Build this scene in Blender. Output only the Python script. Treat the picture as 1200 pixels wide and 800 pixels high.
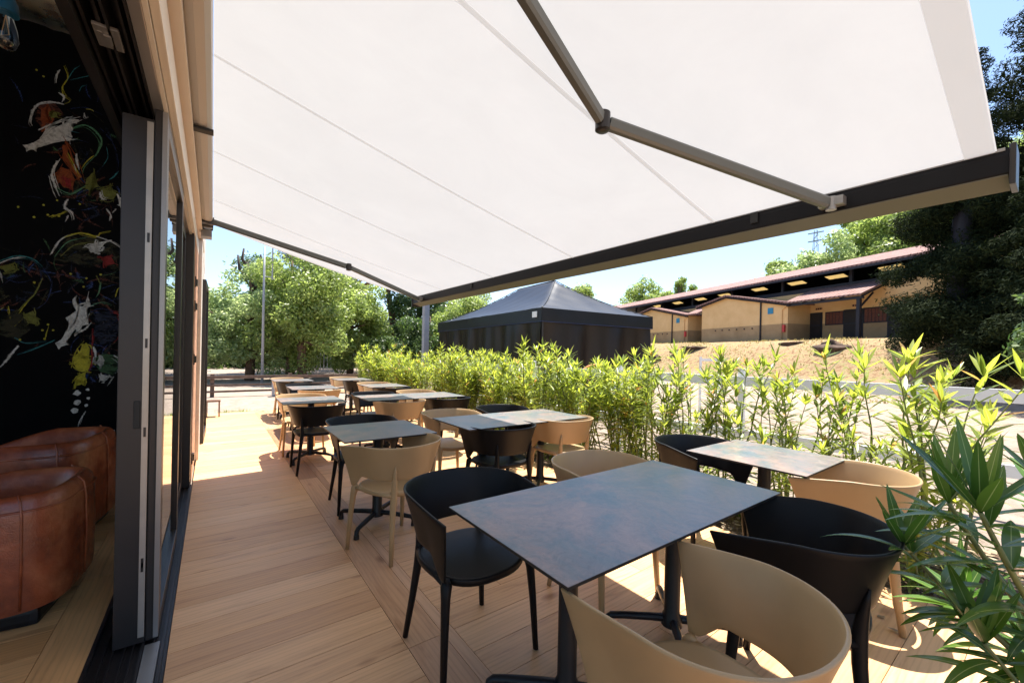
import bpy, bmesh, math, random
import numpy as np
from mathutils import Vector, Matrix
R = math.radians
random.seed(7)
for o in list(bpy.data.objects): bpy.data.objects.remove(o)
sc = bpy.context.scene
col = sc.collection

# ------------------------------------------------------------------ camera
ya, pi_, ro, H = .6332, -.0013, .0207, 1.384
fw = Vector((math.sin(ya)*math.cos(pi_), math.cos(ya)*math.cos(pi_), math.sin(pi_)))
rt = Vector((math.cos(ya), -math.sin(ya), 0)); up = rt.cross(fw)
r2 = rt*math.cos(ro)+up*math.sin(ro); u2 = -rt*math.sin(ro)+up*math.cos(ro)
cd = bpy.data.cameras.new('camera'); cam = bpy.data.objects.new('camera', cd); col.objects.link(cam)
M = Matrix((r2, u2, -fw)).transposed().to_4x4(); M.translation = Vector((0, 0, H)); cam.matrix_world = M
cd.sensor_width = 36; cd.lens = 477.5/1200*36; cd.shift_y = 14.7/1200; cd.clip_end = 2000; cd.clip_start = .05
sc.camera = cam
# ------------------------------------------------------------------ light
LD = Vector((-.253, -.19, -1)).normalized()          # direction the sunlight travels
EL = math.asin(-LD.z); AZ = math.atan2(-LD.x, -LD.y)  # azimuth clockwise from +Y
w = bpy.data.worlds.new('World'); sc.world = w; w.use_nodes = True
nt = w.node_tree; nt.nodes.clear()
sk = nt.nodes.new('ShaderNodeTexSky'); sk.sky_type = 'NISHITA'; sk.sun_disc = False
sk.sun_elevation = EL; sk.sun_rotation = AZ; sk.altitude = 100; sk.air_density = 1.0; sk.dust_density = 1.0; sk.ozone_density = 3.0
bg = nt.nodes.new('ShaderNodeBackground'); bg.inputs[1].default_value = .105
ou = nt.nodes.new('ShaderNodeOutputWorld')
nt.links.new(sk.outputs[0], bg.inputs[0]); nt.links.new(bg.outputs[0], ou.inputs[0])
sl = bpy.data.lights.new('sun', 'SUN'); sl.energy = 4.8; sl.angle = R(.5); sl.color = (1, .95, .87)
so = bpy.data.objects.new('sun', sl); col.objects.link(so); so.rotation_euler = LD.to_track_quat('-Z', 'Y').to_euler()
so.location = (0, 0, 30)
sc.view_settings.view_transform = 'Standard'; sc.view_settings.look = 'None'
sc.view_settings.exposure = 1.5; sc.view_settings.gamma = 1

# ------------------------------------------------------------------ materials
def srgb(h):
    h = h.lstrip('#'); c = [int(h[i:i+2], 16)/255 for i in (0, 2, 4)]
    return tuple((x/12.92 if x <= .04045 else ((x+.055)/1.055)**2.4) for x in c)+(1,)
class N:
    def __init__(s, name):
        s.m = bpy.data.materials.new(name); s.m.use_nodes = True; s.t = s.m.node_tree; s.t.nodes.clear()
        s.out = s.n('OutputMaterial')
    def n(s, typ, **k):
        x = s.t.nodes.new('ShaderNode'+typ)
        for a, b in k.items(): setattr(x, a, b)
        return x
    def l(s, a, b): s.t.links.new(a, b)
    def set(s, node, **k):
        for a, b in k.items(): node.inputs[a.replace('_', ' ')].default_value = b
        return node
    def ramp(s, fac, stops):
        r = s.n('ValToRGB'); e = r.color_ramp.elements
        while len(e) < len(stops): e.new(.5)
        for q, (p, c) in zip(e, stops): q.position = p; q.color = c if len(c) == 4 else tuple(c)+(1,)
        s.l(fac, r.inputs[0]); return r
    def noise(s, vec, scale, detail=4, rough=.55, dist=0):
        x = s.n('TexNoise'); s.set(x, Scale=scale, Detail=detail, Roughness=rough, Distortion=dist)
        if vec is not None: s.l(vec, x.inputs['Vector'])
        return x
    def coord(s, scale=(1, 1, 1), which='Object'):
        tc = s.n('TexCoord'); mp = s.n('Mapping'); mp.inputs['Scale'].default_value = scale
        s.l(tc.outputs[which], mp.inputs[0]); return mp.outputs[0]
    def bsdf(s, color=None, rough=.5, metal=0, spec=.5, **k):
        b = s.n('BsdfPrincipled'); b.inputs['Roughness'].default_value = rough; b.inputs['Metallic'].default_value = metal
        b.inputs['Specular IOR Level'].default_value = spec
        if color is not None:
            if hasattr(color, 'is_output') or hasattr(color, 'links'): s.l(color, b.inputs['Base Color'])
            else: b.inputs['Base Color'].default_value = color if len(color) == 4 else tuple(color)+(1,)
        s.l(b.outputs[0], s.out.inputs[0]); return b
    def bump(s, b, h, strength=.3, dist=.01):
        x = s.n('Bump'); s.set(x, Strength=strength, Distance=dist); s.l(h, x.inputs['Height']); s.l(x.outputs[0], b.inputs['Normal'])
def simple(name, c, rough=.5, metal=0, spec=.5, var=.12, scale=6, bump=.0, bscale=60):
    n = N(name); co = n.coord(); nz = n.noise(co, scale, 5)
    c = c if len(c) == 4 else tuple(c)+(1,)
    lo = tuple(x*(1-var) for x in c[:3])+(1,); hi = tuple(min(1, x*(1+var)) for x in c[:3])+(1,)
    r = n.ramp(nz.outputs[0], [(.3, lo), (.7, hi)])
    b = n.bsdf(r.outputs[0], rough, metal, spec)
    rr = n.n('MapRange'); n.set(rr, To_Min=max(0, rough-.08), To_Max=min(1, rough+.08)); n.l(nz.outputs[0], rr.inputs[0]); n.l(rr.outputs[0], b.inputs['Roughness'])
    if bump:
        n.bump(b, n.noise(co, bscale, 6).outputs[0], bump, .01)
    return n.m

def wood(name, axis, tones, rough=.42):
    n = N(name); g = n.n('NewGeometry'); ri = g.outputs['Random Per Island']
    tc = n.n('TexCoord'); sep = n.n('SeparateXYZ'); n.l(tc.outputs['Object'], sep.inputs[0])
    off = n.n('Math', operation='MULTIPLY'); off.inputs[1].default_value = 37.0; n.l(ri, off.inputs[0])
    comb = n.n('CombineXYZ')
    la, lc = ('X', 'Y') if axis == 'x' else ('Y', 'X')
    m1 = n.n('Math', operation='MULTIPLY'); m1.inputs[1].default_value = 1.3; n.l(sep.outputs[la], m1.inputs[0])
    m2 = n.n('Math', operation='MULTIPLY'); m2.inputs[1].default_value = 14; n.l(sep.outputs[lc], m2.inputs[0])
    a1 = n.n('Math', operation='ADD'); n.l(m1.outputs[0], a1.inputs[0]); n.l(off.outputs[0], a1.inputs[1])
    n.l(a1.outputs[0], comb.inputs[0]); n.l(m2.outputs[0], comb.inputs[1]); n.l(off.outputs[0], comb.inputs[2])
    grain = n.noise(comb.outputs[0], 1.6, 8, .62, .8)
    wv = n.n('TexWave'); wv.bands_direction = 'Y'; n.set(wv, Scale=.9, Distortion=9, Detail=3, Detail_Scale=.6)
    n.l(comb.outputs[0], wv.inputs[0])
    base = n.ramp(ri, tones)
    gr = n.ramp(grain.outputs[0], [(.3, (.60, .52, .45, 1)), (.42, (.9, .87, .84, 1)), (.52, (1, 1, 1, 1)), (.72, (1.1, 1.09, 1.07, 1))])
    mx = n.n('MixRGB', blend_type='MULTIPLY'); mx.inputs[0].default_value = .75; n.l(base.outputs[0], mx.inputs[1]); n.l(gr.outputs[0], mx.inputs[2])
    wr = n.ramp(wv.outputs[0], [(.0, (.72, .68, .64, 1)), (.35, (1, 1, 1, 1))])
    mx2 = n.n('MixRGB', blend_type='MULTIPLY'); mx2.inputs[0].default_value = .35; n.l(mx.outputs[0], mx2.inputs[1]); n.l(wr.outputs[0], mx2.inputs[2])
    # knots
    vo = n.n('TexVoronoi'); vo.feature = 'F1'; n.set(vo, Scale=.55)
    cm2 = n.n('CombineXYZ'); m3 = n.n('Math', operation='MULTIPLY'); m3.inputs[1].default_value = 3.2; n.l(sep.outputs[la], m3.inputs[0])
    m4 = n.n('Math', operation='MULTIPLY'); m4.inputs[1].default_value = 7; n.l(sep.outputs[lc], m4.inputs[0])
    n.l(m3.outputs[0], cm2.inputs[0]); n.l(m4.outputs[0], cm2.inputs[1]); n.l(off.outputs[0], cm2.inputs[2]); n.l(cm2.outputs[0], vo.inputs['Vector'])
    kr = n.ramp(vo.outputs['Distance'], [(.0, (.25, .17, .12, 1)), (.06, (.5, .4, .34, 1)), (.13, (1, 1, 1, 1))])
    mx3 = n.n('MixRGB', blend_type='MULTIPLY'); mx3.inputs[0].default_value = .8; n.l(mx2.outputs[0], mx3.inputs[1]); n.l(kr.outputs[0], mx3.inputs[2])
    b = n.bsdf(mx3.outputs[0], rough, 0, .4)
    rr = n.n('MapRange'); n.set(rr, To_Min=rough-.1, To_Max=rough+.15); n.l(grain.outputs[0], rr.inputs[0]); n.l(rr.outputs[0], b.inputs['Roughness'])
    n.bump(b, grain.outputs[0], .25, .004)
    return n.m
DT = [(0, (.60, .33, .155)), (.2, (.66, .37, .18)), (.45, (.70, .41, .21)), (.7, (.62, .345, .165)), (.88, (.73, .44, .235)), (1, (.53, .28, .13))]
m_deck_x = wood('deck oak across', 'x', DT); m_deck_y = wood('deck oak along', 'y', DT)
DI = [(0, (.74, .38, .15)), (.5, (.85, .47, .21)), (1, (.62, .30, .11))]
m_in_x = wood('indoor oak across', 'x', DI, .35); m_in_y = wood('indoor oak along', 'y', DI, .35)
DB = [(0, (.36, .18, .09)), (.3, (.62, .36, .19)), (.6, (.46, .24, .12)), (1, (.68, .41, .235))]
m_deck_bx = wood('border oak across', 'x', DB); m_deck_by = wood('border oak along', 'y', DB)

def leafmat(name, a, b, trans=.45, rough=.4, mid=None, hue=0, dead=True):
    n = N(name); g = n.n('NewGeometry'); r = n.ramp(g.outputs['Random Per Island'], [(0, a), (1, b)] if not (mid and dead) else [(0, a), (.96, b), (.975, (.36, .27, .08, 1)), (1, (.30, .17, .06, 1))])
    c = r.outputs[0]
    if mid:
        uv = n.n('UVMap'); sp = n.n('SeparateXYZ'); n.l(uv.outputs[0], sp.inputs[0])
        d = n.n('Math', operation='SUBTRACT'); d.inputs[1].default_value = .5; n.l(sp.outputs[0], d.inputs[0])
        ab = n.n('Math', operation='ABSOLUTE'); n.l(d.outputs[0], ab.inputs[0])
        mr = n.ramp(ab.outputs[0], [(.012, (1, 1, 1, 1)), (.04, (0, 0, 0, 1))])
        mx = n.n('MixRGB'); n.l(mr.outputs[0], mx.inputs[0]); n.l(c, mx.inputs[1]); mx.inputs[2].default_value = mid; c = mx.outputs[0]
    p = n.n('BsdfPrincipled'); p.inputs['Roughness'].default_value = rough; p.inputs['Specular IOR Level'].default_value = .45; n.l(c, p.inputs['Base Color'])
    t = n.n('BsdfTranslucent')
    bright = n.n('HueSaturation'); n.set(bright, Saturation=1.1, Value=1.9, Hue=.5+hue); n.l(c, bright.inputs['Color']); n.l(bright.outputs[0], t.inputs[0])
    ms = n.n('MixShader'); ms.inputs[0].default_value = trans; n.l(p.outputs[0], ms.inputs[1]); n.l(t.outputs[0], ms.inputs[2]); n.l(ms.outputs[0], n.out.inputs[0])
    return n.m
m_ole = leafmat('oleander leaf', (.10, .16, .028, 1), (.32, .38, .07, 1), .52, .36, (.34, .38, .14, 1), -.02)
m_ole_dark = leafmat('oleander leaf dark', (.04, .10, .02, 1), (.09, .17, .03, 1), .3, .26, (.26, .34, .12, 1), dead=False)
m_stem = simple('green stem', (.16, .18, .06), .6)
m_leafA = leafmat('broad leaf', (.12, .17, .045, 1), (.34, .40, .13, 1), .5)
m_leafB = leafmat('pale leaf', (.16, .22, .09, 1), (.38, .44, .21, 1), .5)
m_leafC = leafmat('deep leaf', (.04, .08, .022, 1), (.11, .16, .045, 1), .35)
m_pine = leafmat('pine needles', (.06, .085, .03, 1), (.15, .16, .06, 1), .25, .6)
m_conif = leafmat('cypress needles', (.006, .013, .006, 1), (.026, .034, .012, 1), .1, .9)
for nd in m_conif.node_tree.nodes:
    if nd.type == 'BSDF_PRINCIPLED': nd.inputs['Specular IOR Level'].default_value = .08
m_bark = simple('bark', (.13, .085, .06), .9, 0, .2, .4, 5, .8, 14)
m_barkr = simple('reddish bark', (.26, .13, .08), .9, 0, .2, .4, 5, .8, 14)
m_black = simple('black polypropylene', (.0045, .0045, .0055), .46, 0, .22, .1, 4, .06, 500)
m_tan = simple('sand polypropylene', (.40, .265, .135), .42, 0, .4, .07, 4, .05, 500)
m_base = simple('black powder coat', (.005, .006, .009), .4, 0, .4, .2, 8, .08, 400)
m_edge = simple('laminate core', (.012, .011, .011), .5)
m_anth = simple('anthracite aluminium', (.032, .029, .030), .38, .35, .5, .1, 3)
m_anthl = simple('grey aluminium', (.30, .29, .285), .35, .6, .5, .06, 3)
m_arm = simple('warm grey arm', (.12, .125, .118), .4, .3, .5, .06, 3)
m_cream = simple('cream lacquer', (.74, .65, .54), .4, 0, .5, .05, 3)
m_beige = simple('beige underside', (.13, .13, .11), .45, 0, .4, .06, 3)
m_black2 = simple('matt black wall', (.0022, .0022, .0035), .8, 0, .15, .3, 1)
m_white = simple('white board', (.78, .78, .76), .5, 0, .4, .05, 3, .1, 20)
m_rub = simple('rubber seal', (.01, .01, .01), .6)
m_galv = simple('galvanised steel', (.55, .58, .56), .28, 1, .5, .1, 6)

def table_mat():
    n = N('oxidised laminate'); co = n.coord()
    a = n.noise(co, 2.4, 12, .68, 1.0); b = n.noise(co, 16, 12, .78, 1.6); cc = n.noise(co, 120, 4, .6); d = n.noise(co, 5.5, 12, .75, 2.2)
    r = n.ramp(a.outputs[0], [(.32, (.075, .11, .128)), (.43, (.115, .135, .142)), (.53, (.19, .155, .145)), (.66, (.29, .195, .16))])
    r2_ = n.ramp(b.outputs[0], [(.32, (.55, .58, .62)), (.5, (1, 1, 1)), (.7, (1.5, 1.4, 1.32))])
    mx = n.n('MixRGB', blend_type='MULTIPLY'); mx.inputs[0].default_value = .8; n.l(r.outputs[0], mx.inputs[1]); n.l(r2_.outputs[0], mx.inputs[2])
    k = n.ramp(d.outputs[0], [(.55, (0, 0, 0)), (.68, (.75, .75, .75))]); m2 = n.n('MixRGB'); n.l(k.outputs[0], m2.inputs[0]); n.l(mx.outputs[0], m2.inputs[1]); m2.inputs[2].default_value = (.27, .165, .135, 1)
    p = n.bsdf(m2.outputs[0], .32, 0, .6)
    rr = n.n('MapRange'); n.set(rr, To_Min=.20, To_Max=.46); n.l(b.outputs[0], rr.inputs[0]); n.l(rr.outputs[0], p.inputs['Roughness'])
    n.bump(p, cc.outputs[0], .08, .003); return n.m
m_top = table_mat()

def fabric():
    n = N('awning acrylic'); co = n.coord()
    wv = n.noise(co, 700, 2); big = n.noise(co, 1.6, 8, .7, .6)
    r = n.ramp(big.outputs[0], [(.3, (.322, .318, .318)), (.7, (.346, .342, .342))])
    d = n.n('BsdfDiffuse'); n.l(r.outputs[0], d.inputs[0]); t = n.n('BsdfTranslucent'); n.l(r.outputs[0], t.inputs[0])
    m = n.n('MixShader'); m.inputs[0].default_value = .5; n.l(d.outputs[0], m.inputs[1]); n.l(t.outputs[0], m.inputs[2]); n.l(m.outputs[0], n.out.inputs[0])
    bp = n.n('Bump'); n.set(bp, Strength=.15, Distance=.001); n.l(wv.outputs[0], bp.inputs['Height']); n.l(bp.outputs[0], d.inputs['Normal'])
    return n.m
m_fab = fabric()
def seamm():
    n = N('awning seam'); d = n.n('BsdfDiffuse'); d.inputs[0].default_value = (.55, .54, .53, 1); t = n.n('BsdfTranslucent'); t.inputs[0].default_value = (.90, .885, .87, 1)
    m = n.n('MixShader'); m.inputs[0].default_value = .85; n.l(d.outputs[0], m.inputs[1]); n.l(t.outputs[0], m.inputs[2]); n.l(m.outputs[0], n.out.inputs[0]); return n.m
m_seam = seamm()
def glass():
    n = N('window glass'); f = n.n('Fresnel'); f.inputs[0].default_value = 1.52; g = n.n('BsdfGlossy'); g.inputs['Roughness'].default_value = .0; g.inputs[0].default_value = (.95, .97, .97, 1)
    t = n.n('BsdfTransparent'); t.inputs[0].default_value = (.86, .9, .89, 1); m = n.n('MixShader'); n.l(f.outputs[0], m.inputs[0]); n.l(t.outputs[0], m.inputs[1]); n.l(g.outputs[0], m.inputs[2]); n.l(m.outputs[0], n.out.inputs[0]); return n.m
m_glass = glass()
def leather():
    n = N('cognac leather'); co = n.coord(); a = n.noise(co, 3, 6, .6, .3); v = n.n('TexVoronoi'); n.set(v, Scale=160); n.l(co, v.inputs['Vector']); c2 = n.noise(co, 14, 8, .7)
    r = n.ramp(a.outputs[0], [(.25, (.13, .028, .012)), (.5, (.36, .080, .030)), (.72, (.62, .20, .085))])
    r3 = n.ramp(c2.outputs[0], [(.3, (.6, .55, .5)), (.6, (1, 1, 1)), (.8, (1.3, 1.3, 1.3))])
    mx = n.n('MixRGB', blend_type='MULTIPLY'); mx.inputs[0].default_value = .6; n.l(r.outputs[0], mx.inputs[1]); n.l(r3.outputs[0], mx.inputs[2])
    b = n.bsdf(mx.outputs[0], .27, 0, .7); wr = n.noise(co, 5, 4, .5, 2.5); ad = n.n('Math', operation='MULTIPLY_ADD'); ad.inputs[1].default_value = 4; n.l(wr.outputs[0], ad.inputs[0]); n.l(v.outputs['Distance'], ad.inputs[2]); n.bump(b, ad.outputs[0], .16, .005); return n.m
m_leather = leather()
def ground_mat():
    n = N('sand and dry bank'); g = n.n('NewGeometry'); sp = n.n('SeparateXYZ'); n.l(g.outputs['Position'], sp.inputs[0])
    a = n.noise(g.outputs['Position'], .5, 6); b = n.noise(g.outputs['Position'], 5, 8, .7); c = n.noise(g.outputs['Position'], 45, 5, .7)
    sand = n.ramp(b.outputs[0], [(.3, (.22, .165, .13)), (.45, (.33, .255, .20)), (.72, (.42, .34, .28))])
    soil = n.ramp(b.outputs[0], [(.3, (.10, .055, .03)), (.42, (.27, .165, .09)), (.52, (.36, .26, .15)), (.62, (.27, .24, .10)), (.75, (.17, .19, .055))])
    hz = n.n('MapRange'); n.set(hz, From_Min=.12, From_Max=.7); n.l(sp.outputs[2], hz.inputs[0])
    mx = n.n('MixRGB'); n.l(hz.outputs[0], mx.inputs[0]); n.l(sand.outputs[0], mx.inputs[1]); n.l(soil.outputs[0], mx.inputs[2])
    far = n.n('MapRange'); n.set(far, From_Min=3.6, From_Max=5); n.l(sp.outputs[2], far.inputs[0])
    mx2 = n.n('MixRGB'); n.l(far.outputs[0], mx2.inputs[0]); n.l(mx.outputs[0], mx2.inputs[1]); mx2.inputs[2].default_value = (.06, .09, .03, 1)
    p = n.bsdf(mx2.outputs[0], .95, 0, .1)
    ad = n.n('Math', operation='ADD'); n.l(b.outputs[0], ad.inputs[0]); n.l(c.outputs[0], ad.inputs[1])
    n.bump(p, ad.outputs[0], .8, .04); return n.m
m_ground = ground_mat()
def soilmat():
    n = N('planting soil'); co = n.coord(); b = n.noise(co, 22, 8, .75); v = n.n('TexVoronoi'); n.set(v, Scale=34); n.l(co, v.inputs['Vector'])
    r = n.ramp(b.outputs[0], [(.3, (.05, .033, .022)), (.5, (.13, .085, .055)), (.68, (.26, .19, .13)), (.8, (.36, .29, .21))])
    p = n.bsdf(r.outputs[0], .95, 0, .1); n.bump(p, v.outputs[0], 1, .03); return n.m
m_soil = soilmat()
def rooftile(name='terracotta tiles'):
    n = N(name); tc = n.n('TexCoord'); sp = n.n('SeparateXYZ'); n.l(tc.outputs['Object'], sp.inputs[0])
    w1 = n.n('TexWave'); w1.bands_direction = 'X'; n.set(w1, Scale=1.4, Distortion=.15); n.l(tc.outputs['Object'], w1.inputs[0])
    w2 = n.n('TexWave'); w2.bands_direction = 'Y'; w2.wave_profile = 'SAW'; n.set(w2, Scale=.9, Distortion=.1); n.l(tc.outputs['Object'], w2.inputs[0])
    nz = n.noise(tc.outputs['Object'], 2.5, 8, .7)
    r = n.ramp(nz.outputs[0], [(.3, (.20, .115, .10)), (.5, (.29, .175, .155)), (.7, (.36, .235, .21))])
    r1 = n.ramp(w1.outputs[0], [(0, (.45, .4, .4)), (.4, (1, 1, 1))])
    mx = n.n('MixRGB', blend_type='MULTIPLY'); mx.inputs[0].default_value = .8; n.l(r.outputs[0], mx.inputs[1]); n.l(r1.outputs[0], mx.inputs[2])
    p = n.bsdf(mx.outputs[0], .85, 0, .2)
    ad = n.n('Math', operation='ADD'); n.l(w1.outputs[0], ad.inputs[0]); n.l(w2.outputs[0], ad.inputs[1]); n.bump(p, ad.outputs[0], 1, .06); return n.m
m_tile = rooftile()
def render_wall():
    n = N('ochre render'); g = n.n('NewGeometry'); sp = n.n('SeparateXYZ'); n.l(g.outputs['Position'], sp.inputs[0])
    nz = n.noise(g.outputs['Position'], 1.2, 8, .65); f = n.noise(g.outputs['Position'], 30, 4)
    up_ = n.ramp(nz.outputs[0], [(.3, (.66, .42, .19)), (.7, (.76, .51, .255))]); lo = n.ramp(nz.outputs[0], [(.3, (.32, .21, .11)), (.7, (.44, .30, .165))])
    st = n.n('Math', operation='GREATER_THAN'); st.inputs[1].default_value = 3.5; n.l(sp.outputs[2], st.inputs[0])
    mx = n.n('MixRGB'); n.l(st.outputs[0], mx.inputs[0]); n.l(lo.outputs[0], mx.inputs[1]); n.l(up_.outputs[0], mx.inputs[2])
    p = n.bsdf(mx.outputs[0], .9, 0, .2); n.bump(p, f.outputs[0], .3, .01); return n.m
m_render = render_wall()
m_dark = simple('dark stained timber', (.02, .02, .028), .6, 0, .3)
m_door = simple('dark brown door', (.022, .017, .016), .6, 0, .3)
m_shut = simple('red brown shutter', (.13, .045, .03), .7, 0, .3, .3, 12)
m_blue = simple('blue sign', (.02, .20, .36), .4)
m_blk = simple('black tent fabric', (.006, .007, .011), .42, 0, .3, .3, 2, .25, 3)
m_blkr = leafmat('sheer dark sheet', (.020, .013, .010, 1), (.020, .013, .010, 1), .35, .4)
m_unused = simple('black sheet wall', (.013, .009, .008), .45, 0, .22, .3, 2, .4, 3)
m_navy = simple('navy piping', (.012, .03, .09), .5)
m_brick = simple('rough masonry', (.52, .30, .19), .9, 0, .2, .45, 14, 1, 18)
m_plast = simple('pale plaster', (.6, .54, .46), .9, 0, .2, .15, 5, .4, 30)
m_skyl = None
def skylm():
    n = N('corrugated skylight'); d = n.n('BsdfDiffuse'); d.inputs[0].default_value = (.8, .68, .42, 1); t = n.n('BsdfTranslucent'); t.inputs[0].default_value = (.85, .72, .45, 1)
    m = n.n('MixShader'); m.inputs[0].default_value = .45; n.l(d.outputs[0], m.inputs[1]); n.l(t.outputs[0], m.inputs[2]); n.l(m.outputs[0], n.out.inputs[0]); return n.m
m_skyl = skylm()
m_rock = simple('dark rock', (.09, .06, .045), .95, 0, .2, .5, 3, 1, 6)
m_rail = simple('weathered timber', (.15, .10, .075), .85, 0, .2, .3, 8, .4, 20)
m_grey = simple('grey paint', (.30, .31, .33), .5, 0, .4)

# ------------------------------------------------------------------ mesh helpers
def obj(name, bm, mat, parent=None, smooth=False, mats=None):
    me = bpy.data.meshes.new(name)
    if isinstance(bm, tuple): me.from_pydata(*bm); me.update()
    else: bm.normal_update(); bm.to_mesh(me); bm.free()
    o = bpy.data.objects.new(name, me); col.objects.link(o)
    for m in (mats or [mat]): me.materials.append(m)
    if smooth:
        for p in me.polygons: p.use_smooth = True
        if smooth == 'a':
            try: me.set_sharp_from_angle(angle=R(40))
            except Exception: pass
    if parent: o.parent = parent
    return o
def tag(o, label, cat, group=None):
    o['label'] = label; o['category'] = cat
    if group: o['group'] = group
    return o
def thing(name, label, cat, loc=(0, 0, 0), rz=0, group=None):
    o = bpy.data.objects.new(name, None); col.objects.link(o); o.location = loc; o.rotation_euler = (0, 0, rz)
    o.empty_display_size = .1
    return tag(o, label, cat, group)
def struct(o): o['kind'] = 'structure'; return o
def box(bm, x0, x1, y0, y1, z0, z1, mi=0, bev=0):
    vs = [bm.verts.new(p) for p in ((x0,y0,z0),(x1,y0,z0),(x1,y1,z0),(x0,y1,z0),(x0,y0,z1),(x1,y0,z1),(x1,y1,z1),(x0,y1,z1))]
    fs = [bm.faces.new([vs[i] for i in q]) for q in ((0,3,2,1),(4,5,6,7),(0,1,5,4),(1,2,6,5),(2,3,7,6),(3,0,4,7))]
    for f_ in fs: f_.material_index = mi
    if bev:
        es = list({e for f_ in fs for e in f_.edges})
        bmesh.ops.bevel(bm, geom=es, offset=bev, segments=2, affect='EDGES', profile=.7)
    return vs
def bxo(name, x0, x1, y0, y1, z0, z1, mat, parent=None, bev=0):
    bm = bmesh.new(); box(bm, x0, x1, y0, y1, z0, z1, 0, bev); return obj(name, bm, mat, parent)
def tube(bm, pts, rad, seg=10, cap=True, flat=1.0):
    pts = [Vector(p) for p in pts]; n = len(pts)
    if not hasattr(rad, '__len__'): rad = [rad]*n
    ref = None; rings = []
    for i, p in enumerate(pts):
        t = (pts[min(i+1, n-1)]-pts[max(i-1, 0)]).normalized()
        if ref is None:
            ref = Vector((0, 0, 1)) if abs(t.z) < .9 else Vector((0, 1, 0))
        a = (ref-t*ref.dot(t)).normalized(); b = t.cross(a); ref = a
        rings.append([bm.verts.new(p+(a*math.cos(2*math.pi*k/seg)+b*math.sin(2*math.pi*k/seg)*flat)*rad[i]) for k in range(seg)])
    for i in range(n-1):
        for k in range(seg):
            bm.faces.new((rings[i][k], rings[i+1][k], rings[i+1][(k+1) % seg], rings[i][(k+1) % seg]))
    if cap: bm.faces.new(rings[0]); bm.faces.new(rings[-1][::-1])
def prism(bm, poly, y0, y1, axis='y'):
    """poly in (a,z), extruded along the third axis"""
    f0 = lambda a, z, y: (a, y, z) if axis == 'y' else (y, a, z)
    A = [bm.verts.new(f0(a, z, y0)) for a, z in poly]; B_ = [bm.verts.new(f0(a, z, y1)) for a, z in poly]
    n = len(poly); bm.faces.new(A); bm.faces.new(B_[::-1])
    for i in range(n): bm.faces.new((A[i], B_[i], B_[(i+1) % n], A[(i+1) % n]))
    bmesh.ops.recalc_face_normals(bm, faces=bm.faces)
def copy_tree(o, parent=None):
    c = o.copy(); col.objects.link(c)
    if parent: c.parent = parent
    for ch in list(o.children): copy_tree(ch, c)
    return c

# ------------------------------------------------------------------ ground
UU = np.array([.332, .943]); NN = np.array([-.943, .332]); P0 = np.array([27.3, 9.7])
def sst(x, a, b):
    t = np.clip((x-a)/(b-a), 0, 1); return t*t*(3-2*t)
def gh(x, y):
    dx = x-P0[0]; dy = y-P0[1]; n = dx*NN[0]+dy*NN[1]; s = dx*UU[0]+dy*UU[1]
    bank = (1-sst(n, 1.2, 5.8))*2.5*(1-sst(s, 26, 40))
    hill = sst(-n, 11, 46)*15
    wob = (np.sin(x*1.1+y*.6)*np.cos(y*.9-x*.4)*.10+np.sin(x*3.1)*np.sin(y*2.7)*.05)*sst(bank, .2, 1)*sst(n, .8, 2)
    return -.06+bank+hill*(1-sst(s, 60, 90)*.4)+wob
def grid_coords(lo, hi, dense_lo, dense_hi, fine, coarse):
    a = list(np.arange(lo, dense_lo, coarse))+list(np.arange(dense_lo, dense_hi, fine))+list(np.arange(dense_hi, hi+coarse, coarse)); return np.array(a)
gx = grid_coords(-400, 500, -10, 60, .6, 14.); gy = grid_coords(-400, 500, -14, 60, .6, 14.)
XX, YY = np.meshgrid(gx, gy, indexing='ij'); ZZ = gh(XX, YY)
nx, ny = XX.shape
verts = np.stack([XX, YY, ZZ], -1).reshape(-1, 3).tolist()
faces = [(i*ny+j, (i+1)*ny+j, (i+1)*ny+j+1, i*ny+j+1) for i in range(nx-1) for j in range(ny-1)]
struct(obj('ground', (verts, [], faces), m_ground, smooth=True))

# ------------------------------------------------------------------ deck
XW = -.165
bm = bmesh.new(); g = .0014
def plank(bm, x0, x1, y0, y1, z1, mi):
    box(bm, x0+g, x1-g, y0+g, y1-g, z1-.02, z1, mi)
y = -3.0; W = .192
rnd = random.Random(3)
while y < 10.58:
    y1 = min(y+W, 10.6)
    plank(bm, XW+.02, .757, y, y1, 0, 0)
    right = 3.35 if y >= -.06 else 1.45
    xs = [.995]
    x = .995+rnd.uniform(.3, 1.5)
    while x < right-.25: xs.append(x); x += rnd.uniform(1.0, 1.8)
    xs.append(right)
    for a, b in zip(xs[:-1], xs[1:]): plank(bm, a, b, y, y1, 0, 0)
    y += W
y = -3.0
while y < 10.6:
    y1 = min(y+rnd.choice((1.2, 1.5, 1.8)), 10.6); plank(bm, .757, .935, y, y1, 0, 1); y = y1
y = -3.0
while y < 10.6:
    y1 = min(y+2.1, 10.6); plank(bm, .935, .995, y, y1, 0, 1); y = y1
o = obj('deck', bm, None, mats=[m_deck_x, m_deck_by]); struct(o)
struct(bxo('deck_base', XW+.02, 1.45, -3, 10.6, -.2, -.021, m_edge)); struct(bxo('deck_base', 1.45, 3.35, -.06, 10.6, -.2, -.021, m_edge))
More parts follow.
